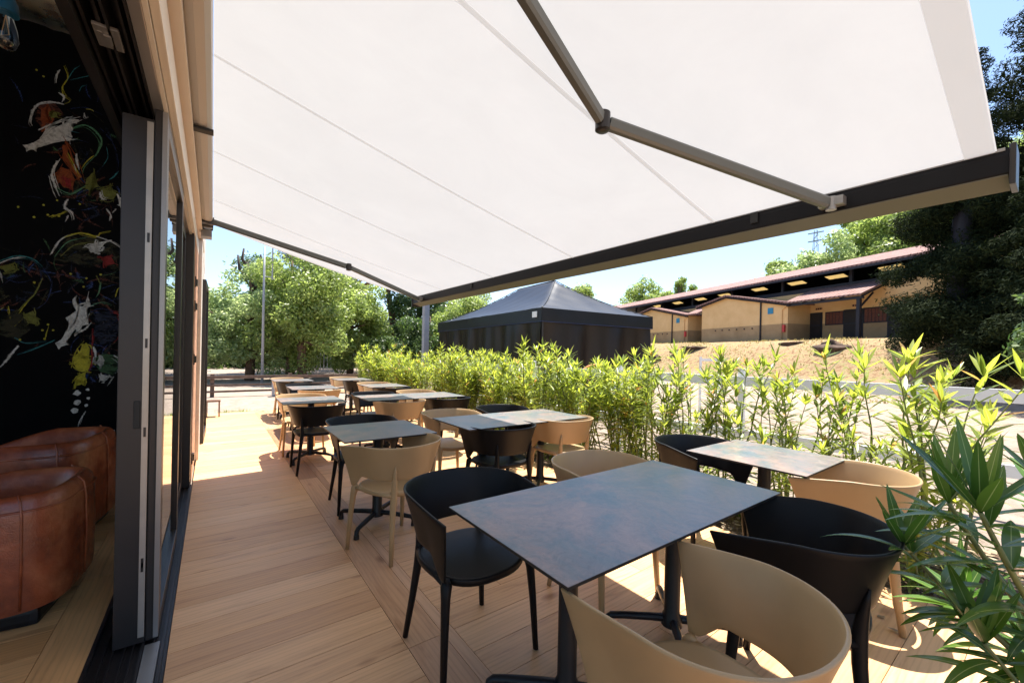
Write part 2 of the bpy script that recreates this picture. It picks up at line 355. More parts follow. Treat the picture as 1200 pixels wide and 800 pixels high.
# planting bed
bm = bmesh.new()
def bed(x0, x1, y0, y1, st=.12):
    nx_, ny_ = int((x1-x0)/st), int((y1-y0)/st); V = {}
    for i in range(nx_+1):
        for j in range(ny_+1):
            x, y_ = x0+(x1-x0)*i/nx_, y0+(y1-y0)*j/ny_
            V[i, j] = bm.verts.new((x, y_, -.035+.018*math.sin(x*9+y_*3)*math.cos(y_*7)+random.uniform(-.008, .008)))
    for i in range(nx_):
        for j in range(ny_): bm.faces.new((V[i, j], V[i+1, j], V[i+1, j+1], V[i, j+1]))
bed(3.352, 4.75, -.06, 13.2); bed(1.452, 4.75, -2.2, -.062)
struct(obj('planting_bed', bm, m_soil, smooth=True))

# ------------------------------------------------------------------ house: floor, room, facade
bm = bmesh.new(); y = -3.0
while y < 5.83:
    y1 = min(y+.19, 5.84); x = -.6
    while x > -3.49:
        x1 = max(x-rnd.uniform(.9, 1.6), -3.5); plank(bm, x1, x, y, y1, .0, 0); x = x1
    y = y1
y = -3.0
while y < 5.84: y1 = min(y+1.6, 5.84); plank(bm, -.6, -.425, y, y1, 0, 1); y = y1
struct(obj('indoor_floor', bm, None, mats=[m_in_x, m_in_y])); struct(bxo('indoor_floor_base', -3.5, -.425, -3, 5.84, -.2, -.021, m_edge))
house = thing('restaurant_building', 'restaurant building with dark interior and cream facade along the left of the deck', 'building', (-2.5, 2, 0))
house.location = (0, 0, 0)
bxo('back_wall', -3.7, -.33, 5.86, 6.02, 0, 5.1, m_black2, house)
bxo('side_wall', -3.7, -3.5, 4.6, 5.858, 0, 5.1, m_black2, house)
bxo('ceiling', -3.5, -.33, -3, 5.858, 4.9, 5.1, m_black2, house)
bm = bmesh.new()
for y_ in (-3, -1.1, .8, 2.7, 4.54): box(bm, -3.62, -3.56, y_, y_+.06, 0.001, 4.9)
box(bm, -3.62, -3.56, -2.94, 4.54, 2.6, 2.66); gw = obj('added_window_frame', bm, m_anth, house)  # added glazed wall out of view, lets more daylight onto the armchairs
bxo('pane', -3.595, -3.585, -2.94, 4.54, .01, 4.89, m_glass, gw)
# facade above opening
bm = bmesh.new(); box(bm, -.33, -.152, -3, 10.4, 2.86, 5.1); obj('upper_wall', bm, m_plast, house)
bxo('lintel', -.43, -.20, -3, 5.1, 2.62, 2.858, m_anth, house)
# soffit track profile
bm = bmesh.new()
for x0, x1, z in ((-.43, -.395, 2.49), (-.385, -.375, 2.515), (-.345, -.335, 2.515), (-.32, -.312, 2.50), (-.28, -.272, 2.515), (-.255, -.247, 2.50)):
    box(bm, x0, x1, -3, 5.1, z, 2.60)
box(bm, -.43, -.205, -3, 5.1, 2.602, 2.618); tr = obj('head_track', bm, m_anth, house)
bm = bmesh.new(); box(bm, -.36, -.29, 2.02, 2.15, 2.50, 2.512, 0, .003); box(bm, -.335, -.315, 2.06, 2.11, 2.492, 2.499); tube(bm, [(-.345, 2.06, 2.497), (-.345, 2.06, 2.502)], .008)
obj('track_stop', bm, m_anthl, tr)
bxo('head_frame', -.243, -.205, -3, 5.1, 2.49, 2.60, m_anthl, house, .003)
bm = bmesh.new(); box(bm, -.203, -.188, -3, 7.2, 2.485, 2.70); box(bm, -.186, -.158, -3, 7.2, 2.50, 2.66, 0, .004); obj('trim', bm, m_cream, house)
bxo('timber_strip', -.186, -.165, -3, 7.2, 2.662, 2.70, simple('orange timber', (.42, .2, .08), .6), house)
bm = bmesh.new(); box(bm, -.203, -.118, -3, 7.2, 2.705, 2.745, 0, .004); box(bm, -.2, -.135, -3, 7.2, 2.747, 2.858); obj('cornice', bm, m_cream, house)
# floor track
bm = bmesh.new(); box(bm, -.425, XW+.018, -3, 5.25, -.05, -.012)
for x0, x1 in ((-.425, -.41), (-.375, -.37), (-.345, -.34), (-.305, -.300), (-.275, -.27), (-.245, -.235), (-.205, -.200), (-.172, -.160)):
    box(bm, x0, x1, -3, 5.25, -.012, .004)
st = obj('floor_track', bm, m_anth, house)
bxo('track_cover', -.232, -.178, -3, 2.5, -.0115, .0045, m_anthl, house)
bxo('jamb', -.33, -.165, 5.1, 5.25, 0.005, 2.60, m_anth, house)
bm = bmesh.new(); box(bm, -.32, -.16, 5.252, 6.28, 0, 2.70); obj('masonry_pier', bm, m_brick, house)
bm = bmesh.new(); box(bm, -.32, -.125, 6.29, 6.85, 0, 2.70); obj('plaster_pier', bm, m_plast, house)
bxo('side_return', -.32, -.14, 6.86, 10.4, 0, 2.70, m_plast, house)
for z in (2.0, 1.75, 1.2, .18):
    bm = bmesh.new(); box(bm, -.175, -.150, 5.30, 5.36, z, z+.11, 0, .004); box(bm, -.165, -.140, 5.365, 5.46, z+.02, z+.09, 0, .004); obj('hinge', bm, m_anth, house)
# skirting and light niche
bxo('skirting', -1.6, -.34, 5.83, 5.857, .01, .12, m_plast, house)
# sliding doors
def slider(name, label, x0, x1, y0, y1, rail=.075):
    d = thing(name, label, 'glass door', ((x0+x1)/2, y0, .005)); L = y1-y0; hx = (x1-x0)/2; h = 2.485
    bm = bmesh.new(); box(bm, -hx, hx, 0, rail, 0, h, 0, .003); box(bm, -hx, hx, L-rail, L, 0, h, 0, .003)
    box(bm, -hx, hx, rail, L-rail, 0, .09, 0, .003); box(bm, -hx, hx, rail, L-rail, h-.09, h, 0, .003); obj('door_frame', bm, m_anth, d)
    bxo('pane', -.006, .006, rail, L-rail, .09, h-.09, m_glass, d)
    return d
d1 = slider('sliding_door', 'nearest sliding glass door with pale striped edge seal and recessed pull, parked open', -.234, -.187, 2.53, 3.78)
bm = bmesh.new(); box(bm, .004, .0232, -.0055, -.0005, .01, 2.48, 0, .001); obj('edge_profile', bm, m_anthl, d1)
bm = bmesh.new(); box(bm, -.002, .0035, -.0035, -.0005, .02, 2.46); obj('edge_seal', bm, m_rub, d1)
d2 = slider('sliding_door', 'wide matt dark sliding door leaf beside the mural, with a recessed pull on its edge', -.345, -.236, 2.53, 3.70, .09)
d2.scale = (1, 1, .978)
bm = bmesh.new(); box(bm, .030, .0525, -.006, -.0005, .03, 2.47, 0, .001)
obj('edge_profile', bm, simple('brushed strip', (.40, .37, .34), .35, .5), d2)
bm = bmesh.new()
for z in (.34, .36, .98, 1.4, 1.9): box(bm, .037, .046, -.008, -.0062, z, z+.045)
obj('lock_keep', bm, m_anth, d2)
bm = bmesh.new(); box(bm, .002, .024, -.006, -.0005, 1.02, 1.15, 0, .004); hd = obj('handle', bm, m_rub, d2)

d3 = slider('sliding_door', 'farther sliding glass door behind the nearest one, reflecting the garden', -.262, -.226, 3.72, 5.05)
# open garden-side door leaf at far end
gd = thing('glass_door', 'narrow dark framed glass door standing open at the far end of the facade', 'glass door', (-.135, 7.3, .0), R(-1.2))
bm = bmesh.new()
for a, b in ((0, .06), (.94, 1.0)): box(bm, 0, .045, a, b, .01, 2.35, 0, .003)
for a, b in ((.01, .12), (2.27, 2.35)): box(bm, 0, .045, .06, .94, a, b, 0, .003)
obj('door_frame', bm, m_anth, gd); bxo('pane', .018, .028, .06, .94, .12, 2.27, m_glass, gd)
bm = bmesh.new(); tube(bm, [(.045, .9, 1.0), (.09, .9, 1.0), (.09, .8, 1.0)], .009); obj('handle', bm, m_galv, gd)
MURAL = [('b','umber',0.0,[(-1.381,3.666),(-1.271,3.718),(-1.212,3.626),(-1.31,3.508),(-1.344,3.435),(-1.399,3.517)]),('b','rust',0.0,[(-1.36,3.633),(-1.312,3.682),(-1.29,3.618),(-1.317,3.546),(-1.344,3.455),(-1.365,3.529)]),('b','olive',0.0,[(-1.304,3.613),(-1.262,3.639),(-1.255,3.589),(-1.297,3.564)]),('b','white',0.0,[(-1.476,3.249),(-1.443,3.264),(-1.397,3.305),(-1.329,3.394),(-1.333,3.459),(-1.268,3.485),(-1.204,3.541),(-1.186,3.589),(-1.147,3.611),(-1.107,3.617),(-1.147,3.576),(-1.165,3.538),(-1.146,3.513),(-1.167,3.463),(-1.152,3.437),(-1.166,3.39),(-1.263,3.348),(-1.362,3.265),(-1.396,3.244),(-1.386,3.213),(-1.409,3.226),(-1.429,3.219),(-1.449,3.193),(-1.455,3.226)]),('s','yellow',0.012,[(-1.219,4.103),(-1.191,4.0),(-1.227,3.891),(-1.215,3.813),(-1.174,3.776),(-1.214,3.729)]),('s','white',0.02,[(-1.244,4.055),(-1.263,4.001),(-1.27,3.915)]),('s','white',0.025,[(-1.251,3.83),(-1.215,3.802),(-1.228,3.745)]),('s','white',0.027,[(-1.214,3.729),(-1.285,3.723),(-1.367,3.682),(-1.414,3.593),(-1.426,3.487),(-1.416,3.45)]),('s','teal',0.009,[(-1.195,3.967),(-1.153,4.089),(-1.11,4.15)]),('s','teal',0.007,[(-1.174,3.986),(-1.072,4.06),(-1.012,4.111)]),('s','teal',0.006,[(-1.111,3.895),(-1.093,3.956),(-1.056,3.982)]),('s','blue',0.015,[(-1.17,3.704),(-1.068,3.753),(-0.992,3.738),(-0.945,3.722)]),('s','yellow',0.011,[(-1.064,3.739),(-1.022,3.746),(-1.007,3.732)]),('s','white',0.011,[(-1.074,3.697),(-1.066,3.657),(-1.044,3.661)]),('s','green',0.022,[(-1.146,3.523),(-1.073,3.576),(-1.004,3.55),(-0.949,3.46),(-0.978,3.321),(-1.06,3.168),(-1.081,3.088)]),('s','teal',0.011,[(-1.167,3.484),(-1.101,3.485)]),('s','yellow',0.01,[(-1.001,3.293),(-1.053,3.213),(-1.082,3.141)]),('s','teal',0.007,[(-0.91,3.408),(-0.9,3.302),(-0.938,3.203)]),('s','blue',0.011,[(-0.959,3.587),(-0.863,3.466),(-0.821,3.281),(-0.835,3.167)]),('s','teal',0.022,[(-0.83,3.164),(-0.858,3.112),(-0.886,3.082)]),('b','rust',0.0,[(-1.216,3.332),(-1.187,3.341),(-1.171,3.22),(-1.134,3.147),(-1.08,3.051),(-1.103,3.037),(-1.17,3.136),(-1.218,3.206)]),('s','yellow',0.014,[(-1.182,3.263),(-1.141,3.166),(-1.091,3.053)]),('s','white',0.025,[(-1.123,3.273),(-1.119,3.193),(-1.101,3.118)]),('b','rust',0.0,[(-1.254,3.029),(-1.22,3.112),(-1.162,3.097),(-1.132,3.021),(-1.145,2.922),(-1.203,2.918),(-1.24,2.971)]),('b','red',0.0,[(-1.204,3.022),(-1.161,3.013),(-1.153,2.931),(-1.189,2.942)]),('s','white',0.032,[(-1.249,3.166),(-1.283,3.032),(-1.257,2.904),(-1.231,2.827)]),('s','green',0.017,[(-1.253,2.905),(-1.159,2.87),(-1.072,2.951),(-1.013,3.053)]),('b','olive',0.0,[(-1.05,3.042),(-1.006,3.119),(-0.982,3.061),(-0.966,2.989),(-1.026,2.931),(-1.057,2.955)]),('b','olive',0.0,[(-0.95,2.961),(-0.873,3.014),(-0.827,2.948),(-0.855,2.886),(-0.926,2.869)]),('s','white',0.03,[(-0.95,2.939),(-0.937,2.877),(-0.902,2.875)]),('b','white',0.0,[(-0.816,2.918),(-0.743,2.929),(-0.742,2.869),(-0.775,2.868),(-0.781,2.782),(-0.807,2.842)]),('s','white',0.03,[(-1.176,2.809),(-1.196,2.731),(-1.149,2.689),(-1.131,2.619)]),('s','white',0.022,[(-0.901,2.777),(-0.869,2.718),(-0.876,2.662)]),('s','white',0.017,[(-0.83,2.793),(-0.861,2.742)]),('s','yellow',0.014,[(-1.277,2.621),(-1.221,2.658),(-1.171,2.695)]),('s','white',0.017,[(-1.168,2.653),(-1.191,2.585)]),('d','yellow',0.016,[(-1.394,2.588)]),('d','yellow',0.016,[(-1.305,2.628)]),('d','yellow',0.016,[(-1.334,2.716)]),('d','yellow',0.016,[(-1.247,2.782)]),('d','yellow',0.016,[(-1.396,3.986)]),('d','yellow',0.016,[(-1.35,3.944)]),('d','yellow',0.016,[(-1.495,2.662)]),('d','yellow',0.016,[(-1.092,2.782)]),('b','umber2',0.0,[(-1.266,2.288),(-1.171,2.432),(-1.022,2.489),(-0.853,2.431),(-0.765,2.341),(-0.784,2.098),(-0.914,2.229),(-1.038,2.152),(-1.158,2.207),(-1.235,2.096)]),('s','white',0.02,[(-1.279,2.258),(-1.21,2.416),(-1.093,2.495)]),('s','yellow',0.02,[(-1.191,2.437),(-1.083,2.497),(-0.97,2.484),(-0.94,2.525),(-0.866,2.557)]),('s','white',0.015,[(-0.97,2.484),(-0.854,2.446),(-0.752,2.367)]),('s','green',0.011,[(-1.256,2.234),(-1.171,2.389),(-1.042,2.456)]),('s','olive',0.015,[(-1.217,2.24),(-1.121,2.37),(-0.98,2.423)]),('b','white',0.0,[(-1.031,2.371),(-0.969,2.425),(-0.892,2.445),(-0.933,2.379),(-0.958,2.322),(-1.003,2.338)]),('b','red',0.0,[(-0.936,2.27),(-0.862,2.296),(-0.833,2.226),(-0.903,2.195)]),('s','teal',0.015,[(-1.599,2.14),(-1.495,2.202),(-1.395,2.19),(-1.334,2.125)]),('s','white',0.012,[(-1.599,2.121),(-1.512,2.18),(-1.441,2.199)]),('b','olive',0.0,[(-1.59,2.088),(-1.52,2.125),(-1.502,2.074),(-1.563,2.038)]),('s','white',0.017,[(-1.598,2.047),(-1.579,1.943)]),('s','blue',0.012,[(-1.33,2.111),(-1.275,1.979),(-1.298,1.809),(-1.362,1.72),(-1.399,1.731)]),('s','blue',0.01,[(-1.597,2.007),(-1.492,1.953),(-1.402,1.991)]),('s','olive',0.017,[(-1.332,2.014),(-1.382,1.856),(-1.453,1.74),(-1.523,1.599)]),('s','yellow',0.014,[(-1.542,1.727),(-1.522,1.585),(-1.508,1.54),(-1.452,1.617),(-1.394,1.676)]),('s','yellow',0.011,[(-1.513,1.559),(-1.462,1.698),(-1.409,1.804)]),('s','yellow',0.012,[(-1.593,1.688),(-1.568,1.716)]),('b','olive',0.0,[(-1.443,1.659),(-1.389,1.696),(-1.361,1.623),(-1.369,1.568),(-1.424,1.578)]),('b','umber2',0.0,[(-1.592,1.594),(-1.489,1.71),(-1.396,1.525),(-1.485,1.412),(-1.59,1.461)]),('s','white',0.027,[(-1.475,1.363),(-1.522,1.275),(-1.556,1.208),(-1.587,1.162)]),('s','teal',0.012,[(-1.245,1.42),(-1.375,1.333),(-1.483,1.276)]),('s','teal',0.01,[(-1.503,1.438),(-1.431,1.386),(-1.302,1.404)]),('d','yellow',0.017,[(-1.467,1.418)]),('d','yellow',0.017,[(-1.312,1.432)]),('d','yellow',0.017,[(-1.289,1.572)]),('d','yellow',0.017,[(-1.326,1.514)]),('d','yellow',0.017,[(-1.256,1.518)]),('d','yellow',0.017,[(-1.383,1.966)]),('d','yellow',0.017,[(-0.934,2.102)]),('d','yellow',0.017,[(-1.036,2.051)]),('d','yellow',0.017,[(-1.055,1.962)]),('d','yellow',0.017,[(-1.147,2.08)]),('d','yellow',0.017,[(-1.232,2.632)]),('d','yellow',0.017,[(-1.27,2.629)]),('s','yellow',0.012,[(-1.299,2.612),(-1.232,2.646)]),('s','yellow',0.012,[(-1.311,1.418),(-1.285,1.558)]),('s','green',0.02,[(-0.933,2.02),(-0.942,1.931),(-0.962,1.87)]),('s','olive',0.015,[(-0.965,2.089),(-0.932,1.991)]),('b','white',0.0,[(-1.099,1.874),(-1.13,1.825),(-1.129,1.773),(-1.1,1.718),(-1.175,1.644),(-1.15,1.595),(-1.159,1.537),(-1.203,1.427),(-1.241,1.392),(-1.215,1.331),(-1.202,1.359),(-1.147,1.381),(-1.171,1.4),(-1.139,1.467),(-1.106,1.54),(-1.094,1.506),(-1.06,1.571),(-1.014,1.588),(-1.025,1.66),(-1.032,1.732),(-1.002,1.779),(-1.018,1.87),(-1.037,1.799),(-1.063,1.759),(-1.093,1.776),(-1.11,1.827)]),('s','green',0.012,[(-1.002,1.779),(-0.919,1.821),(-0.845,1.798)]),('s','blue',0.015,[(-0.991,1.721),(-0.929,1.755),(-0.822,1.734)]),('s','red',0.027,[(-0.876,1.715),(-0.8,1.706),(-0.766,1.588),(-0.792,1.466),(-0.828,1.411)]),('s','red',0.012,[(-0.988,1.546),(-0.983,1.429),(-0.99,1.342)]),('s','yellow',0.012,[(-0.824,1.883),(-0.804,1.969),(-0.761,2.01)]),('b','dblue',0.0,[(-0.98,1.707),(-0.844,1.733),(-0.777,1.617),(-0.818,1.435),(-0.924,1.387),(-0.977,1.488)]),('b','yellow',0.0,[(-1.028,1.405),(-1.002,1.341),(-1.009,1.254),(-0.988,1.196),(-1.014,1.123),(-1.084,1.123),(-1.115,1.195),(-1.11,1.267),(-1.071,1.317),(-1.058,1.375)]),('b','yellow',0.0,[(-1.074,1.08),(-1.028,1.1),(-1.038,0.993),(-1.098,0.971),(-1.103,1.023)]),('s','red',0.017,[(-0.99,1.342),(-0.984,1.225),(-1.003,1.108)]),('s','white',0.027,[(-0.976,1.365),(-0.96,1.284),(-0.967,1.21)]),('b','dgreen',0.0,[(-0.964,1.254),(-0.88,1.3),(-0.794,1.271),(-0.771,1.166),(-0.834,1.077),(-0.92,1.107),(-0.952,1.166)]),('s','white',0.025,[(-0.827,1.28),(-0.776,1.232),(-0.77,1.151),(-0.803,1.121)]),('b','white',0.0,[(-0.933,1.261),(-0.905,1.225),(-0.925,1.166),(-0.951,1.196)]),('b','white',0.0,[(-0.92,1.084),(-0.867,1.071),(-0.893,1.018),(-0.929,1.019)]),('s','white',0.017,[(-0.823,1.061),(-0.871,0.964)]),('d','white',0.052,[(-1.085,0.902)]),('d','white',0.052,[(-1.084,0.806)]),('d','white',0.052,[(-1.099,0.724)]),('d','white',0.027,[(-1.011,0.934)]),('d','white',0.027,[(-1.004,0.846)]),('d','white',0.027,[(-1.019,0.774)]),('s','white',0.015,[(-1.022,0.716),(-1.058,0.631),(-1.073,0.566)]),('b','white',0.0,[(-1.185,0.491),(-1.136,0.515),(-1.086,0.519),(-1.135,0.457),(-1.178,0.451)]),('s','white',0.012,[(-1.127,0.551),(-1.106,0.506)])]
PC = {'white': (.78, .78, .76), 'yellow': (.62, .55, .04), 'green': (.12, .32, .17), 'teal': (.04, .26, .30), 'rust': (.34, .075, .02), 'olive': (.20, .21, .04), 'red': (.38, .03, .03),
      'umber': (.10, .03, .018), 'umber2': (.035, .032, .012), 'blue': (.03, .06, .20), 'dblue': (.012, .018, .045), 'dgreen': (.05, .12, .05)}
def paint(c):
    n = N('paint '+c); k = PC[c]
    uv = n.n('UVMap'); mp = n.n('Mapping'); mp.inputs['Scale'].default_value = (7, 1.6, 1); n.l(uv.outputs[0], mp.inputs[0])
    br = n.noise(mp.outputs[0], 1.0, 6, .7, .4); co = n.coord(); nz = n.noise(co, 26, 8, .75, 1.5)
    sp = n.n('SeparateXYZ'); n.l(uv.outputs[0], sp.inputs[0])
    d = n.n('Math', operation='SUBTRACT'); d.inputs[1].default_value = .5; n.l(sp.outputs[0], d.inputs[0])
    ab = n.n('Math', operation='ABSOLUTE'); n.l(d.outputs[0], ab.inputs[0])
    e = n.n('Math', operation='MULTIPLY_ADD'); e.inputs[1].default_value = -.75; e.inputs[2].default_value = .12 if c in ('umber', 'umber2', 'dblue', 'dgreen', 'blue') else .22; n.l(ab.outputs[0], e.inputs[0])
    s_ = n.n('Math', operation='ADD'); n.l(e.outputs[0], s_.inputs[0]); n.l(br.outputs[0], s_.inputs[1])
    mask = n.ramp(s_.outputs[0], [(.44, (0, 0, 0)), (.60, (1, 1, 1))])
    cr = n.ramp(nz.outputs[0], [(.3, tuple(x*.35 for x in k)), (.5, tuple(x*.85 for x in k)), (.66, tuple(min(1, x*1.1) for x in k))])
    b = n.n('BsdfPrincipled'); b.inputs['Roughness'].default_value = .6; b.inputs['Specular IOR Level'].default_value = .25; n.l(cr.outputs[0], b.inputs['Base Color'])
    t = n.n('BsdfTransparent'); m = n.n('MixShader'); n.l(mask.outputs[0], m.inputs[0]); n.l(t.outputs[0], m.inputs[1]); n.l(b.outputs[0], m.inputs[2]); n.l(m.outputs[0], n.out.inputs[0]); return n.m
pk = list(PC); bm = bmesh.new(); UVL = bm.loops.layers.uv.new('UVMap'); rm = random.Random(5); dep = 5.8435
box(bm, -3.45, -.42, 5.845, 5.857, .14, 4.88, 0)
def ribbon(ps, wd, mi, dy):
    ps = [Vector((a, b)) for a, b in ps]
    # catmull-rom
    out = []
    for i in range(len(ps)-1):
        p0, p1, p2, p3 = ps[max(i-1, 0)], ps[i], ps[i+1], ps[min(i+2, len(ps)-1)]
        for k in range(8):
            t = k/8; out.append(.5*((2*p1)+(p2-p0)*t+(2*p0-5*p1+4*p2-p3)*t*t+(3*p1-p0-3*p2+p3)*t**3))
    out.append(ps[-1]); L = []
    for i, p in enumerate(out):
        d = (out[min(i+1, len(out)-1)]-out[max(i-1, 0)]).normalized(); nn_ = Vector((-d.y, d.x)); q = i/(len(out)-1)
        ww = wd*(.25+.75*math.sin(math.pi*min(1, q*1.15+.06))**.6)*(.7+.6*rm.random())*.5
        L.append((bm.verts.new((p.x+nn_.x*ww, dy, p.y+nn_.y*ww)), bm.verts.new((p.x-nn_.x*ww, dy, p.y-nn_.y*ww))))
    u0 = rm.uniform(0, 50); i = 0
    for a, b in zip(L[:-1], L[1:]):
        f_ = bm.faces.new((a[0], b[0], b[1], a[1])); f_.material_index = mi
        v0 = u0+i*.22; v1 = u0+(i+1)*.22; i += 1
        for lp_, q in zip(f_.loops, ((0, v0), (0, v1), (1, v1), (1, v0))): lp_[UVL].uv = q
for k, (kind, c, wd, pts) in enumerate(MURAL):
    mi = 1+pk.index(c); wd *= 1.1; dy = dep-.00006*k
    if kind == 'b' and c in ('white', 'yellow', 'rust', 'olive', 'red'):
        for _ in range(7):
            i0 = rm.randrange(len(pts)); i1 = (i0+rm.choice((2, 3, 4))) % len(pts); a_, b_ = Vector(pts[i0]), Vector(pts[i1]); m_ = (a_+b_)/2+Vector((rm.uniform(-.03, .03), rm.uniform(-.03, .03))); e_ = (b_-a_)*.25
            ribbon([tuple(a_-e_), tuple(m_), tuple(b_+e_)], rm.uniform(.012, .035), mi, dy-.00003)
    if kind == 's':
        ribbon(pts, wd, mi, dy)
        for _ in range(2):
            o_ = rm.uniform(-1, 1)*wd*1.1; ribbon([(a+o_*.6+rm.uniform(-.004, .004), b+o_+rm.uniform(-.004, .004)) for a, b in pts[(_ % 2):]] if len(pts) > 2 else pts, wd*.3, mi, dy-.00003)
    elif kind == 'd':
        a, b = pts[0]; n_ = 9; f_ = bm.faces.new([bm.verts.new((a+math.cos(6.283*i/n_)*wd*rm.uniform(.35, .6), dy, b+math.sin(6.283*i/n_)*wd*rm.uniform(.35, .6))) for i in range(n_)]); f_.material_index = mi
        for lp_ in f_.loops: lp_[UVL].uv = (.5, lp_.vert.co.z*9)
    else:
        P_ = []
        for i in range(len(pts)):
            a, b = Vector(pts[i]), Vector(pts[(i+1) % len(pts)]); nrm = Vector((-(b-a).y, (b-a).x))
            for t in (0, .2, .4, .6, .8): P_.append(a.lerp(b, t)+nrm*rm.uniform(-.035, .035)*(t > 0))
        vs = [bm.verts.new((p.x, dy, p.y)) for p in P_]
        try: f_ = bm.faces.new(vs); f_.material_index = mi; tri = bmesh.ops.triangulate(bm, faces=[f_])['faces']
        except Exception: tri = []
        cx_ = sum(p[0] for p in pts)/len(pts)
        for tf in tri:
            for lp_ in tf.loops: lp_[UVL].uv = (.5+(lp_.vert.co.x-cx_)*.9, k*3+lp_.vert.co.z*9)
        try: pass
        except Exception: pass
for k in range(330):
    cx, cz, sx, sz = rm.choice(((-1.15, 3.35, .25, .35), (-1.0, 2.85, .25, .2), (-1.05, 2.15, .32, .3), (-1.45, 1.95, .2, .25), (-.92, 1.75, .2, .25), (-.95, 1.25, .12, .2)))
    a, b = rm.gauss(cx, sx*.6), rm.gauss(cz, sz*.6); an = rm.uniform(0, 6.28); l = rm.uniform(.04, .22); cu = rm.uniform(-1.5, 1.5); ps = []
    for i in range(4): ps.append((a, b)); a += math.cos(an)*l/3; b += math.sin(an)*l/3; an += cu/3
    if max(p[0] for p in ps) > -.45 or min(p[0] for p in ps) < -3.4: continue
    ribbon(ps, rm.choice((.012, .02, .04, .07)), 1+pk.index(rm.choice(('umber', 'umber2', 'blue', 'umber2', 'umber2', 'dgreen', 'umber', 'umber2', 'dblue', 'dblue', 'umber', 'blue', 'dblue', 'umber'))), dep+.0008-.000004*k)
mu = obj('mural', bm, None, mats=[m_black2]+[paint(c) for c in pk])
tag(mu, 'black painted wall panel with loose splashed strokes of white, yellow and rust suggesting horses', 'mural')
def text(s_, size, loc, rot, mat, parent, name='lettering', ext=.001):
    cu = bpy.data.curves.new(name, 'FONT'); cu.body = s_; cu.size = size; cu.extrude = ext; cu.align_x = 'CENTER'
    to = bpy.data.objects.new('tmp', cu); me = bpy.data.meshes.new_from_object(to); bpy.data.objects.remove(to)
    o = bpy.data.objects.new(name, me); col.objects.link(o); o.location = loc; o.rotation_euler = rot; me.materials.append(mat); o.parent = parent; return o
text('Lis', .17, (-.83, 5.842, .40), (R(90), R(3), 0), m_white, mu, 'signature')

# spiral duct + pendant bulb
du = thing('spiral_duct', 'galvanised ventilation duct with a slotted grille hanging below the black ceiling', 'duct', (-.9, 3.7, 3.57))
bm = bmesh.new(); pts = [(-2.6+i*.035, .12*(-2.6+i*.035)*0, 0) for i in range(84)]
tube(bm, pts, [.23+(.006 if i % 4 == 0 else 0) for i in range(84)], 28); obj('duct_body', bm, m_galv, du, 'a')
bm = bmesh.new(); box(bm, -.75, -.18, -.215, -.19, -.16, -.03, 0, .004); gr = obj('grille', bm, m_galv, du)
bm = bmesh.new()
for i in range(12): box(bm, -.73+i*.045, -.705+i*.045, -.2205, -.2155, -.145, -.045)
obj('slot', bm, m_black2, gr)
pb = thing('pendant_bulb', 'clear pendant bulb in a dark blue holder hanging at the top left corner', 'lamp', (-.668, 2.45, 2.62))
bm = bmesh.new(); tube(bm, [(0, 0, 2.28), (0, 0, .16)], .004, 6); obj('cord', bm, m_rub, pb)
bm = bmesh.new(); tube(bm, [(0, 0, .17), (0, 0, .1), (0, 0, .08), (0, 0, .04)], [.022, .024, .033, .036], 20); obj('lamp_holder', bm, simple('blue enamel', (.01, .09, .17), .4), pb, 'a')
bm = bmesh.new(); tube(bm, [(0, 0, .05), (0, 0, .02), (0, 0, -.02), (0, 0, -.06), (0, 0, -.09), (0, 0, -.10)], [.018, .022, .032, .036, .026, .008], 20); obj('bulb', bm, m_glass, pb, True)
bm = bmesh.new(); tube(bm, [(.0, 0, .04), (.01, 0, -.04), (-.01, 0, -.05), (0, 0, .03)], .0015, 5); obj('filament', bm, simple('copper', (.8, .35, .12), .3, .9), pb)

